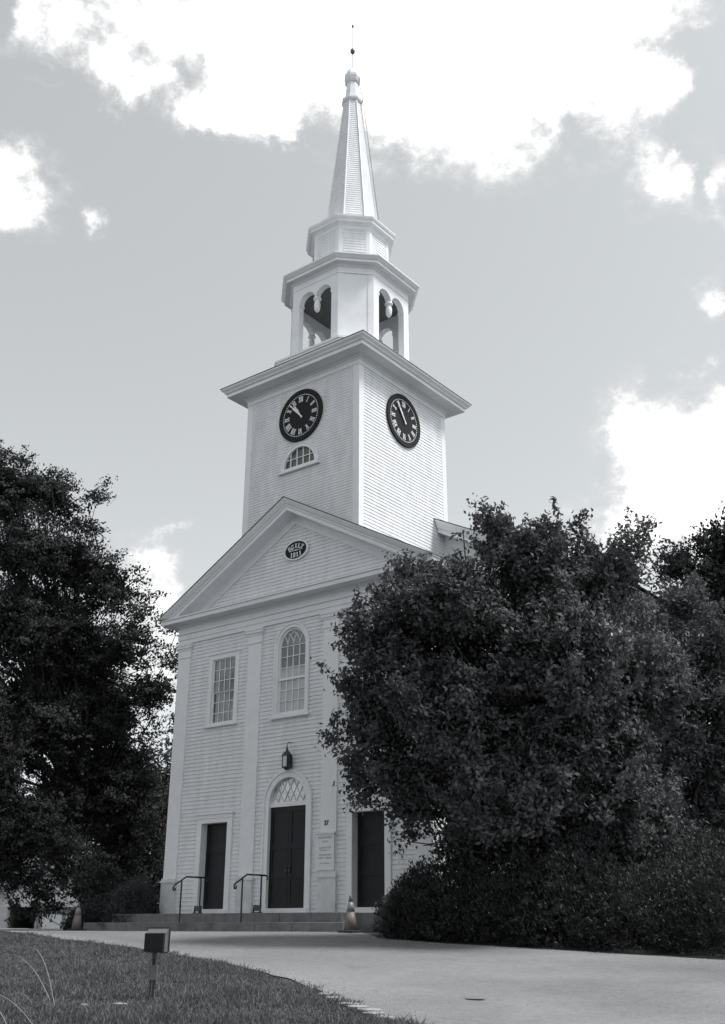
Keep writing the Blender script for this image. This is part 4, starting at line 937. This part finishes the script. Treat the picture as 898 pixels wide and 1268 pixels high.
mb.add(V, [(0, 1, 5, 4), (3, 2, 5, 4), (0, 4, 3), (1, 5, 2), (0, 1, 2, 3)]); mb.build('roof', M['roof'], ho)
for u in (2, 6, 10, 13.5):
    w = MB(); gbox(w, u, u + 1.1, -0.06, -0.01, 2.6, 4.2); w.build('window', M['glass'], ho)
# van
vn = empty('parked_van', (-40.6, 15.5, -0.5), 'dark van with a pale-tipped tail lamp at the far edge of the driveway', 'van')
A = Vector((-42.6, 12.6)); dU = Vector((0.80, 0.60)); dN = Vector((-0.60, 0.80)); vz = gz(-40, 15) + 0.0
mb = MB(); secs = [(0.0, 0.35, 1.2), (0.12, 0.3, 1.85), (0.3, 0.3, 2.02), (3.4, 0.3, 2.05), (3.85, 0.3, 1.9), (4.2, 0.3, 1.2), (5.0, 0.32, 1.0), (5.15, 0.38, 0.7)]
V = []; F = []
for v_, zb, ztp in secs:
    for u, z in ((0.03, zb), (2.0, zb), (2.03, 1.05 if ztp > 1.05 else ztp * 0.95), (1.85, ztp), (0.18, ztp), (0.0, 1.05 if ztp > 1.05 else ztp * 0.95)): V.append(gp(u, v_, vz + z))
for i in range(len(secs) - 1):
    for q in range(6): F.append((i * 6 + q, (i + 1) * 6 + q, (i + 1) * 6 + (q + 1) % 6, i * 6 + (q + 1) % 6))
F += [tuple(range(6)), tuple(range((len(secs) - 1) * 6, len(secs) * 6))[::-1]]
mb.add(V, F); mb.build('body', M['car'], vn)
for u in (0.02, 1.85):
    mb = MB(); gbox(mb, u, u + 0.16, -0.03, 0.1, vz + 0.95, vz + 1.6); mb.build('tail_lamp', M['tail'], vn)
    mb = MB(); gbox(mb, u, u + 0.16, -0.035, 0.1, vz + 0.8, vz + 0.94); mb.build('reverse_lamp', M['cone_band'], vn)
mb = MB(); gbox(mb, 0.3, 1.73, -0.01, 0.06, vz + 1.22, vz + 1.75); mb.build('rear_window', M['glass'], vn)
mb = MB(); gbox(mb, 0.0, 2.03, -0.12, 0.0, vz + 0.38, vz + 0.58); mb.build('bumper', M['lead'], vn)
for v_ in (0.95, 4.2):
    for u in (0.02, 1.80):
        mb = MB(); c0 = gp(u, v_, vz + 0.34); c1 = gp(u + 0.21, v_, vz + 0.34); mb.tube([c0, c1], 0.34, 18); mb.build('wheel', M['rubber'], vn)
# ------------------------------------------------------------------ vegetation
def mesh_np(name, V, Q, m, parent=None, loc=None):
    me = bpy.data.meshes.new(name); nv, nq = len(V), len(Q)
    me.vertices.add(nv); me.vertices.foreach_set('co', V.astype(np.float32).ravel())
    me.loops.add(nq * 4); me.loops.foreach_set('vertex_index', Q.astype(np.int32).ravel())
    me.polygons.add(nq); me.polygons.foreach_set('loop_start', np.arange(0, nq * 4, 4, dtype=np.int32)); me.polygons.foreach_set('loop_total', np.full(nq, 4, dtype=np.int32))
    me.materials.append(m); me.update(calc_edges=True)
    return link(name, me, parent)
def unit(a): return a / np.maximum(np.linalg.norm(a, axis=1, keepdims=True), 1e-9)
def leaf_quads(C, D, N, Ls, Ws, fold=0.25):
    """rhombic folded leaves: centre C, direction D, normal N"""
    S = unit(np.cross(D, N)); N2 = np.cross(S, D)
    n = len(C); V = np.empty((n, 4, 3))
    V[:, 0] = C - D * Ls[:, None] * 0.5; V[:, 1] = C + S * Ws[:, None] * 0.5 + N2 * (Ws * fold)[:, None] - D * Ls[:, None] * 0.05
    V[:, 2] = C + D * Ls[:, None] * 0.5; V[:, 3] = C - S * Ws[:, None] * 0.5 + N2 * (Ws * fold)[:, None] - D * Ls[:, None] * 0.05
    return V.reshape(-1, 3), np.arange(n * 4).reshape(n, 4)
def foliage(lobes, total, leaf, clump, aspect=0.55, up=0.35, surf=0.55, flat=0.6, seed=1, twig=0.5, per=70, clip=None, droop=0.0):
    """clumps of leaves spread through the lobes, denser towards their outside"""
    g = np.random.default_rng(seed); L = np.array(lobes, float)
    w = L[:, 3] ** 2.0; w /= w.sum()
    nc = max(8, int(total / per)); idx = g.choice(len(L), nc, p=w)
    d = unit(g.normal(size=(nc, 3))); rr = L[idx, 3] * (1 - (1 - g.random(nc) ** surf) * 0.75)
    cc = L[idx, :3] + d * rr[:, None] * np.array([1, 1, 0.92])
    size = clump * g.uniform(0.55, 1.5, nc); lng = np.full(nc, 1.1)
    sp = g.random(nc) < 0.26          # shoots that stick out of the mass
    rr[sp] = L[idx, 3][sp] * g.uniform(0.95, 1.25, sp.sum()); lng[sp] = g.uniform(1.6, 2.8, sp.sum()); cc = L[idx, :3] + d * rr[:, None] * np.array([1, 1, 0.92]); size[sp] = clump * g.uniform(0.4, 0.8, sp.sum())
    # twig axis: outwards and upwards
    ax = unit(d * 0.9 + g.normal(size=(nc, 3)) * 0.45 + np.array([0, 0, up]))
    k = g.poisson(per * (size / clump) ** 1.6, nc); k = np.clip(k, 6, per * 4)
    ci = np.repeat(np.arange(nc), k); n = len(ci)
    t = g.uniform(-1, 1, n); loc = g.normal(size=(n, 3)) * 0.36; loc[:, 2] *= flat
    P = cc[ci] + ax[ci] * (t * size[ci] * lng[ci])[:, None] + loc * (size[ci] * (1.15 - 0.45 * (t + 1) / 2))[:, None]
    D = unit(ax[ci] * 0.7 + g.normal(size=(n, 3)) * 0.75 + np.array([0, 0, -droop]))
    N = unit(np.array([0, 0, 0.7]) + d[ci] * 0.8 + g.normal(size=(n, 3)) * 0.32)
    Ls = leaf * g.uniform(0.65, 1.25, n); Ws = Ls * aspect * g.uniform(0.8, 1.2, n)
    if clip is not None:
        m = clip(P); P, D, N, Ls, Ws = P[m], D[m], N[m], Ls[m], Ws[m]
    V, Q = leaf_quads(P, D, N, Ls, Ws)
    return V, Q, cc, size
def limb_pts(a, b, sag, g, n=7):
    a = np.array(a); b = np.array(b); out = []
    k = g.normal(size=3) * np.linalg.norm(b - a) * 0.05
    for i in range(n):
        t = i / (n - 1); p = a * (1 - t) + b * t; p = p + np.array([0, 0, 1]) * sag * math.sin(math.pi * t) + k * math.sin(math.pi * t * 1.7)
        out.append(tuple(p))
    return out
def tree(name, basept, lobes, label, cat, group, m, total, leaf, clump, trunk_r=0.25, fork=None, seed=3, twigs=120, **kw):
    g = np.random.default_rng(seed); bx, by, bz = basept
    root = empty(name, basept, label, cat, group)
    V, Q, cc, size = foliage(lobes, total, leaf, clump, seed=seed, **kw)
    L = np.array(lobes); top_ = L[:, 2].max()
    ctr = (L[:, :3] * (L[:, 3:4] ** 2)).sum(0) / (L[:, 3] ** 2).sum()
    mb = MB(); fz_ = fork or (bz + (top_ - bz) * 0.3); fk = (bx + (ctr[0] - bx) * 0.25, by + (ctr[1] - by) * 0.25, fz_)
    pts = limb_pts((bx, by, bz - 0.15), fk, 0.0, g); mb.tube(pts, list(np.linspace(trunk_r * 1.25, trunk_r * 0.85, len(pts))), 10)
    tp = (ctr[0], ctr[1], top_ - 0.6); pts2 = limb_pts(fk, tp, 0.0, g, 9); mb.tube(pts2, list(np.linspace(trunk_r * 0.8, 0.02, 9)), 8)
    tr = mb.build('trunk', M['bark'], root, smooth=True)
    mb = MB(); ends = []
    for x, y, z, r in lobes:
        q = random.choice(pts2[:5]) if z > fz_ + 1.5 else pts2[random.choice([0, 0, 1])]
        P = limb_pts(q, (x, y, z), 0.15 * r, g); mb.tube(P, list(np.linspace(max(0.03, trunk_r * 0.38 * min(1, r)), 0.012, len(P))), 6, cap=False); ends.append((np.array([x, y, z]), r))
    for i in g.choice(len(cc), min(twigs, len(cc)), replace=False):
        dd = [np.linalg.norm(cc[i] - e[0]) for e in ends]; e = ends[int(np.argmin(dd))]
        a = e[0] + (cc[i] - e[0]) * 0.05; b = cc[i] + (cc[i] - e[0]) * 0.05
        P = limb_pts(a, b, 0.04, g, 4); mb.tube(P, [0.016, 0.012, 0.009, 0.004], 4, cap=False)
    mb.build('limb', M['bark'], root, smooth=True)
    V = V - np.array(basept); mesh_np('crown', V, Q, m, root)
    return root
def split_big(lobes, th, k, seed, f=0.52):
    """breaks broad lobes into smaller overlapping masses so the crown has clumps and gaps"""
    g = np.random.default_rng(seed); out = []
    for x, y, z, r in lobes:
        if r < th: out.append((x, y, z, r)); continue
        for _ in range(k):
            d = g.normal(size=3); d /= np.linalg.norm(d); q = r * (1 - f) * g.uniform(0.75, 1.05)
            out.append((x + d[0] * q, y + d[1] * q, z + d[2] * q, r * f * g.uniform(0.75, 1.1)))
    return out
clipB = lambda P: (P[:, 2] > gz0 + 0.02) & ~((P[:, 0] < 5.2) & (P[:, 1] > -0.25))
gz0 = -0.5
clipchurch = lambda P: ~((P[:, 0] < 5.25) & (P[:, 0] > -5.25) & (P[:, 1] > -0.2) & (P[:, 1] < 6)) & ~((P[:, 0] < 8.3) & (P[:, 0] > -8.3) & (P[:, 1] > 4.6) & (P[:, 1] < 28) & (P[:, 2] < 14 - 0.5 * abs(P[:, 0]))) & (P[:, 2] > -0.42)
tree('crabapple_tree', (8.3, -1.4, gz(8.3, -1.4)), split_big(TB, 0.95, 8, 11, 0.6), 'broad dense crabapple tree covering the near corner of the church front', 'tree', 'trees on the church lot', M['leafA'], 300000, 0.125, 0.33, 0.19, seed=5, per=110, up=0.75, twigs=260, flat=0.8, clip=clipchurch, fork=1.3)
tree('crabapple_tree', (11.0, 3.4, gz(11.0, 3.4)), split_big(TREE_C, 0.95, 8, 12, 0.6), 'second, looser crabapple standing beside the long nave wall', 'tree', 'trees on the church lot', M['leafA'], 150000, 0.12, 0.31, 0.17, seed=6, per=100, up=0.7, twigs=120, flat=0.8, clip=clipchurch, fork=1.5)
tree('shade_tree', (10.9, 9.5, gz(10.9, 9.5)), split_big(TD, 1.2, 8, 13, 0.6), 'darker shade tree rising behind the looser crabapple at the nave', 'tree', 'trees on the church lot', M['leafB'], 70000, 0.15, 0.34, 0.24, seed=7, per=45, twigs=80, clip=clipchurch, fork=6.0)
tree('maple_tree', (-15.3, 6.2, -0.5), split_big(TL, 1.05, 8, 14, 0.62), 'tall dark maple beside the church with sky showing through its crown', 'tree', 'trees on the church lot', M['leafB'], 300000, 0.15, 0.45, 0.24, seed=8, per=90, up=0.1, flat=0.5, twigs=200, clip=clipchurch, fork=3.2)
tree('maple_tree', (-15.5, -0.6, -0.5), split_big(TM, 1.2, 8, 15, 0.62), 'low-hanging maple whose branches droop over the view of the garage', 'tree', 'trees on the church lot', M['leafB'], 130000, 0.13, 0.28, 0.22, seed=9, per=45, up=-0.1, flat=0.6, droop=0.3, twigs=90, clip=clipchurch)
tg = split_big(TG, 2.0, 5, 16)
tree('shade_tree', (-41.0, 28.0, -0.5), tg, 'distant leafy tree filling the gap between the maple and the church', 'tree', 'trees on the church lot', M['leafC'], 45000, 0.32, 0.8, 0.4, seed=10, per=30, twigs=30)
# unseen oaks added behind the camera to shade the low sky, also reflected in windows
for i, (x, y, s_, lab) in enumerate([(-6, -35, 1.3, 'unseen oak added opposite the steps to shade the low sky'), (8, -37, 1.35, 'unseen oak added just behind the viewer to shade the low sky'), (-19, -31, 1.3, 'unseen oak added towards the garage to shade the low sky'), (22, -38, 1.3, 'unseen oak added on the open side of the driveway to shade the low sky')]):
    gg = np.random.default_rng(70 + i); lb = [(x + gg.normal() * 2.4 * s_, y + gg.normal() * 2.0 * s_, -1 + s_ * gg.uniform(4.5, 14), s_ * gg.uniform(1.6, 2.8)) for _ in range(14)]
    tree('unseen_oak', (x, y, -2.6), lb, lab, 'tree', 'unseen oaks added behind the camera', M['leafC'], 16000, 0.5, 0.9, 0.45, seed=80 + i, per=30, twigs=12)
# shrubs
def shrub(name, c, r, rz_, label, cat, group, m, total, leaf, seed, aspect=0.4, up=0.3):
    x, y = c; z0 = gz(x, y); root = empty(name, (x, y, z0), label, cat, group); g = np.random.default_rng(seed)
    n = total; d = unit(g.normal(size=(n, 3))); d[:, 2] = np.abs(d[:, 2]) - 0.12 * (g.random(n) < 0.4)
    # uneven outline from a few lumps
    lump = unit(g.normal(size=(26, 3))); lump[:, 2] = np.abs(lump[:, 2]); hgt = g.uniform(-0.1, 0.2, 26)
    f = 1 + (np.exp(-((1 - d @ lump.T) / 0.06)) * hgt).sum(1)
    rr = f * (1 - 0.4 * g.random(n) ** 2.2)
    P = d * rr[:, None] * np.array([r, r, rz_]) + np.array([x, y, z0 + 0.02])
    # sprays: bunch the needles
    k = g.integers(0, n // 26, n); off = g.normal(size=(n // 26, 3)); seeds = P[:n // 26]
    P2 = seeds[k] + g.normal(size=(n, 3)) * np.array([0.07, 0.07, 0.035]); P = np.where((g.random(n) < 0.75)[:, None], P2, P)
    P = P[P[:, 2] > z0 - 0.02]; n = len(P); rad = unit(P - np.array([x, y, z0]))
    D = unit(rad + g.normal(size=(n, 3)) * 0.6 + np.array([0, 0, up])); N = unit(np.array([0, 0, 1]) + g.normal(size=(n, 3)) * 0.6)
    Ls = leaf * g.uniform(0.6, 1.3, n); V, Q = leaf_quads(P, D, N, Ls, Ls * aspect)
    mesh_np('foliage', V - np.array([x, y, z0]), Q, m, root)
    mb = MB()
    for i in range(26):
        a = g.uniform(0, 6.28); q = g.uniform(0.3, 0.85)
        mb.tube([(x, y, z0), (x + math.cos(a) * r * q * 0.5, y + math.sin(a) * r * q * 0.5, z0 + rz_ * 0.45), (x + math.cos(a) * r * q, y + math.sin(a) * r * q, z0 + rz_ * 0.8)], [0.03, 0.02, 0.006], 5, cap=False)
    mb.build('stems', M['bark'], root)
    return root
G = 'dark yews along the driveway'
for i, (x, y, r, h, lab) in enumerate([
    (6.7, -2.95, 0.8, 1.22, 'rounded dark yew nearest the side door and the cone'),
    (7.6, -2.75, 1.1, 1.55, 'dark yew second from the side door, under the crabapple'),
    (8.95, -2.6, 1.25, 1.7, 'dark yew under the middle of the crabapple crown'),
    (10.4, -2.5, 1.35, 1.75, 'wide dark yew just past the crabapple trunk'),
    (11.9, -2.4, 1.4, 1.7, 'spreading dark yew with pale shoot tips in flat layers'),
    (13.4, -2.3, 1.4, 1.6, 'spreading dark yew at the end of the driveway bed'),
    (9.6, -1.3, 1.3, 2.1, 'taller dark yew in the back row beside the crabapple trunk'),
    (12.4, -0.6, 1.5, 2.2, 'tall dark yew in the back row by the nave')]):
    shrub('yew_shrub', (x, y), r, h, lab, 'shrub', G, M['needle'], 17000, 0.085, 40 + i, aspect=0.36)
shrub('boxwood_shrub', (-5.75, -0.55), 0.86, 1.5, 'clipped round dark shrub on the step beside the church corner', 'shrub', None, M['leafC'], 14000, 0.06, 60, aspect=0.6)
shrub('boxwood_shrub', (-10.4, 1.6), 0.9, 0.85, 'low dark shrub beyond the end of the steps', 'shrub', None, M['needle'], 5000, 0.08, 61, aspect=0.6)
shrub('boxwood_shrub', (-8.3, 0.6), 1.0, 1.0, 'dark spreading shrub between the clipped round one and the low one', 'shrub', None, M['needle'], 7000, 0.08, 62, aspect=0.6)
shrub('leafy_plant', (4.35, -0.95), 0.35, 0.75, 'leafy plant against the wall at the end of the steps', 'plant', None, M['leafA'], 1600, 0.09, 63, aspect=0.5)
shrub('leafy_plant', (5.35, -1.75), 0.5, 0.95, 'bushier leafy plant between the cone and the rounded yew', 'plant', None, M['leafA'], 2200, 0.09, 64, aspect=0.5)
# ------------------------------------------------------------------ grass
g = np.random.default_rng(99); n = 190000
x = g.uniform(-6, 15.5, n); lo = -17.8 + 0 * x; hi = np.interp(x, [p[0] for p in near], [p[1] for p in near])
y = lo + (hi - lo) * g.random(n) ** 0.9 + g.normal(size=n) * 0.05 + 0.06 * np.sin(x * 3.7) + 0.05 * np.sin(x * 9.1 + 1)
keep = ((x - CAM[0]) * -0.6157 + (y - CAM[1]) * 0.788 > 8.5)
x, y = x[keep], y[keep]; n = len(x)
z = np.array([gz(a, b) for a, b in zip(x, y)]) - 0.012
patch = 0.8 + 0.5 * np.sin(x * 1.7 + 1.3 * np.sin(y * 1.1)) * np.sin(y * 1.9 + x * 0.4)
h = g.uniform(0.035, 0.085, n) * patch; h *= np.where(g.random(n) < 0.03, 1.9, 1.0)
a = g.uniform(0, 2 * math.pi, n); lean = g.normal(size=(n, 2)) * 0.5; w = g.uniform(0.004, 0.009, n)
B = np.stack([x, y, z], 1); S = np.stack([np.cos(a), np.sin(a), 0 * a], 1) * w[:, None]
Tm = B + np.stack([lean[:, 0] * h * 0.35, lean[:, 1] * h * 0.35, h * 0.6], 1); Tp = B + np.stack([lean[:, 0] * h, lean[:, 1] * h, h], 1)
V = np.stack([B - S, B + S, Tm + S * 0.7, Tm - S * 0.7, Tp - S * 0.1, Tp + S * 0.1], 1).reshape(-1, 3)
i6 = np.arange(n)[:, None] * 6; Q = np.concatenate([i6 + np.array([0, 1, 2, 3]), i6 + np.array([3, 2, 5, 4])])
tag(mesh_np('grass', V, Q, M['blade']), 'short mown grass between the camera and the driveway', 'grass', kind='stuff')
# long arching stalks at the near edge of the lawn
for i, (x0, y0, dx, dy, hh, lab) in enumerate([
    (11.1, -16.3, -0.95, -0.35, 0.42, 'long dry stalk arching high at the corner of the lawn'),
    (10.9, -15.9, -0.75, -0.5, 0.30, 'dry stalk arching low behind the highest one'),
    (10.2, -15.9, 0.45, 0.15, 0.25, 'short dry stalk bending towards the floodlight'),
    (9.9, -14.9, -0.8, -0.1, 0.62, 'tall thin stalk bowing over beside the driveway edge'),
    (9.4, -14.6, -1.1, -0.3, 0.50, 'thin stalk crossing in front of the driveway')]):
    z0 = gz(x0, y0); mb = MB(); pts = []
    for q in range(12):
        t = q / 11; pts.append((x0 + dx * t, y0 + dy * t, z0 + hh * (1 - (1.55 * t - 0.95) ** 2 / 0.9)))
    mb.tube(pts, [0.005 * (1 - 0.6 * q / 11) for q in range(12)], 5); top('grass_stalk', mb, M['stalk'], (x0, y0, z0), lab, 'grass stalk', 'arching stalks at the lawn corner')

# ------------------------------------------------------------------ sky and sun
SUN_EL, SUN_AZ = R(60), R(66)      # azimuth clockwise from +Y
w = bpy.data.worlds.new('World'); scene.world = w; w.use_nodes = True; nt = w.node_tree
for nd in list(nt.nodes): nt.nodes.remove(nd)
Nn = nt.nodes.new
def lk(a, b): nt.links.new(a, b)
def MA(op, *ins, clamp=False):
    nd = Nn('ShaderNodeMath'); nd.operation = op; nd.use_clamp = clamp
    for i, q in enumerate(ins):
        if isinstance(q, (int, float)): nd.inputs[i].default_value = q
        else: lk(q, nd.inputs[i])
    return nd.outputs[0]
tc = Nn('ShaderNodeTexCoord'); sep = Nn('ShaderNodeSeparateXYZ'); lk(tc.outputs['Generated'], sep.inputs[0])
def nz_(scale, det, ro, off=0.0):
    nd = Nn('ShaderNodeTexNoise'); nd.inputs['Scale'].default_value = scale; nd.inputs['Detail'].default_value = det; nd.inputs['Roughness'].default_value = ro
    mp = Nn('ShaderNodeMapping'); mp.inputs['Location'].default_value = (off, off * 0.7, off * 1.3); mp.inputs['Scale'].default_value = (1, 1, 1.25)
    lk(tc.outputs['Generated'], mp.inputs[0]); lk(mp.outputs[0], nd.inputs['Vector']); return nd.outputs['Fac']
wa = nz_(9, 7, 0.62, 3.1); we = nz_(9, 7, 0.62, 8.7)
az = MA('ADD', MA('MULTIPLY', MA('ARCTAN2', sep.outputs[0], sep.outputs[1]), 180 / math.pi), MA('MULTIPLY', MA('SUBTRACT', wa, 0.5), 9.0))
elv = MA('ADD', MA('MULTIPLY', MA('ARCSINE', sep.outputs[2]), 180 / math.pi), MA('MULTIPLY', MA('SUBTRACT', we, 0.5), 7.0))
cmb = Nn('ShaderNodeCombineXYZ'); lk(az, cmb.inputs[0]); lk(elv, cmb.inputs[1])
acc = None
for (a, e, ra, re_, amp) in CL:
    s_ = Nn('ShaderNodeVectorMath'); s_.operation = 'SUBTRACT'; lk(cmb.outputs[0], s_.inputs[0]); s_.inputs[1].default_value = (a, e, 0)
    m_ = Nn('ShaderNodeVectorMath'); m_.operation = 'MULTIPLY'; lk(s_.outputs[0], m_.inputs[0]); m_.inputs[1].default_value = (1 / ra, 1 / re_, 0)
    d_ = Nn('ShaderNodeVectorMath'); d_.operation = 'DOT_PRODUCT'; lk(m_.outputs[0], d_.inputs[0]); lk(m_.outputs[0], d_.inputs[1])
    v = MA('MULTIPLY', MA('EXPONENT', MA('MULTIPLY', d_.outputs['Value'], -0.75)), amp)
    acc = v if acc is None else MA('ADD', acc, v)
# scattered cloud over the rest of the sky (away from the part described above)
gen = MA('MULTIPLY', MA('SUBTRACT', nz_(2.2, 6, 0.6, 20.0), 0.60), 4.0)
dist = MA('MAXIMUM', MA('SUBTRACT', MA('MULTIPLY', MA('ABSOLUTE', MA('ADD', MA('MULTIPLY', MA('ARCTAN2', sep.outputs[0], sep.outputs[1]), 180 / math.pi), 38.0)), 1 / 34.0), 0.85), MA('SUBTRACT', MA('MULTIPLY', MA('ARCSINE', sep.outputs[2]), 1 / R(52)), 0.97))
away = MA('MULTIPLY', dist, 4.0, clamp=True)
acc = MA('ADD', acc, MA('MULTIPLY', gen, away))
fine = MA('SUBTRACT', nz_(22, 9, 0.68, 5.5), 0.5)
edge = MA('ADD', MA('MULTIPLY', acc, 1.6, clamp=True), 0.12)
acc = MA('ADD', acc, MA('MULTIPLY', edge, MA('ADD', MA('MULTIPLY', fine, 2.4), MA('MULTIPLY', MA('SUBTRACT', nz_(10, 9, 0.7, 11.0), 0.5), 5.0))))
mr = Nn('ShaderNodeMapRange'); mr.interpolation_type = 'SMOOTHSTEP'; mr.inputs['From Min'].default_value = 0.12; mr.inputs['From Max'].default_value = 1.55; lk(acc, mr.inputs['Value'])
sky = Nn('ShaderNodeTexSky'); sky.sky_type = 'NISHITA'; sky.sun_disc = False; sky.sun_elevation = SUN_EL; sky.sun_rotation = SUN_AZ; sky.dust_density = 2.0; sky.ozone_density = 1.0; sky.air_density = 1.0
bw = Nn('ShaderNodeRGBToBW'); lk(sky.outputs[0], bw.inputs[0])
# the photograph is black and white: keep the sky's luminance, lifted evenly, with a faint cool tone
SKYK, SKYC, CLOUD = 1.0, 1.38, 7.0
south_dim = Nn('ShaderNodeMapRange'); south_dim.interpolation_type = 'SMOOTHSTEP'; south_dim.inputs['From Min'].default_value = -0.45; south_dim.inputs['From Max'].default_value = 0.45; south_dim.inputs['To Min'].default_value = 0.85; lk(sep.outputs[1], south_dim.inputs['Value'])
glow = MA('ADD', 1.0, MA('MULTIPLY', MA('POWER', MA('SUBTRACT', 1.0, MA('ABSOLUTE', sep.outputs[2])), 3.0), MA('MULTIPLY', MA('MULTIPLY', sep.outputs[1], -1.6, clamp=True), 1.5)))
# south sky dimmed and its horizon lifted, shaped to balance light on the front
lum = MA('MULTIPLY', MA('ADD', MA('MULTIPLY', bw.outputs[0], SKYK), SKYC), MA('MULTIPLY', south_dim.outputs[0], glow))
tone = Nn('ShaderNodeMix'); tone.data_type = 'RGBA'; tone.blend_type = 'MULTIPLY'; tone.inputs[0].default_value = 1.0
cl = Nn('ShaderNodeCombineColor'); lk(lum, cl.inputs[0]); lk(lum, cl.inputs[1]); lk(lum, cl.inputs[2]); lk(cl.outputs[0], tone.inputs[6]); tone.inputs[7].default_value = (0.955, 1.0, 1.035, 1)
mixc = Nn('ShaderNodeMix'); mixc.data_type = 'RGBA'; lk(mr.outputs[0], mixc.inputs[0]); lk(tone.outputs[2], mixc.inputs[6]); 
body = Nn('ShaderNodeMapRange'); body.interpolation_type = 'SMOOTHSTEP'; body.inputs['From Min'].default_value = 0.5; body.inputs['From Max'].default_value = 2.2; body.inputs['To Min'].default_value = 4.7; body.inputs['To Max'].default_value = CLOUD + 1; lk(acc, body.inputs['Value'])
ccl = Nn('ShaderNodeCombineColor')
for q in range(3): lk(body.outputs[0], ccl.inputs[q])
lk(ccl.outputs[0], mixc.inputs[7])
bg = Nn('ShaderNodeBackground'); bg.inputs['Strength'].default_value = 0.07; lk(mixc.outputs[2], bg.inputs[0])
out = Nn('ShaderNodeOutputWorld'); lk(bg.outputs[0], out.inputs[0])
w.cycles.sampling_method = 'MANUAL'; w.cycles.sample_map_resolution = 1024
sd = bpy.data.lights.new('sun', 'SUN'); sd.energy = 1.4; sd.angle = R(12); sd.color = (1, 0.985, 0.965)
so = bpy.data.objects.new('sun', sd); COL.objects.link(so)
dirv = Vector((math.sin(SUN_AZ) * math.cos(SUN_EL), math.cos(SUN_AZ) * math.cos(SUN_EL), math.sin(SUN_EL)))
so.rotation_euler = dirv.to_track_quat('Z', 'Y').to_euler(); so.location = (20, 20, 40)
# ------------------------------------------------------------------ camera and view
cd_ = bpy.data.cameras.new('camera'); cam = bpy.data.objects.new('camera', cd_); COL.objects.link(cam); scene.camera = cam
cd_.sensor_fit = 'VERTICAL'; cd_.sensor_height = 24.0; cd_.sensor_width = 24.0 * 898 / 1268; cd_.lens = 1275.823 / 1268 * 24.0; cd_.clip_end = 5000; cd_.clip_start = 0.1
cam.location = CAM
pi_, ya, ro = R(21.982), R(-38.004), R(0.150)
fw = Vector((math.sin(ya) * math.cos(pi_), math.cos(ya) * math.cos(pi_), math.sin(pi_))); rt = Vector((math.cos(ya), -math.sin(ya), 0)); upv = rt.cross(fw)
r2 = rt * math.cos(ro) + upv * math.sin(ro); u2 = -rt * math.sin(ro) + upv * math.cos(ro)
cam.rotation_euler = Matrix((r2, u2, -fw)).transposed().to_euler()
vs = scene.view_settings; scene.display_settings.display_device = 'sRGB'; vs.view_transform = 'Standard'; vs.look = 'None'; vs.gamma = 1.0; vs.exposure = 1.4; vs.use_curve_mapping = False
scene.render.film_transparent = False
scene.cycles.max_bounces = 8; scene.cycles.transparent_max_bounces = 4
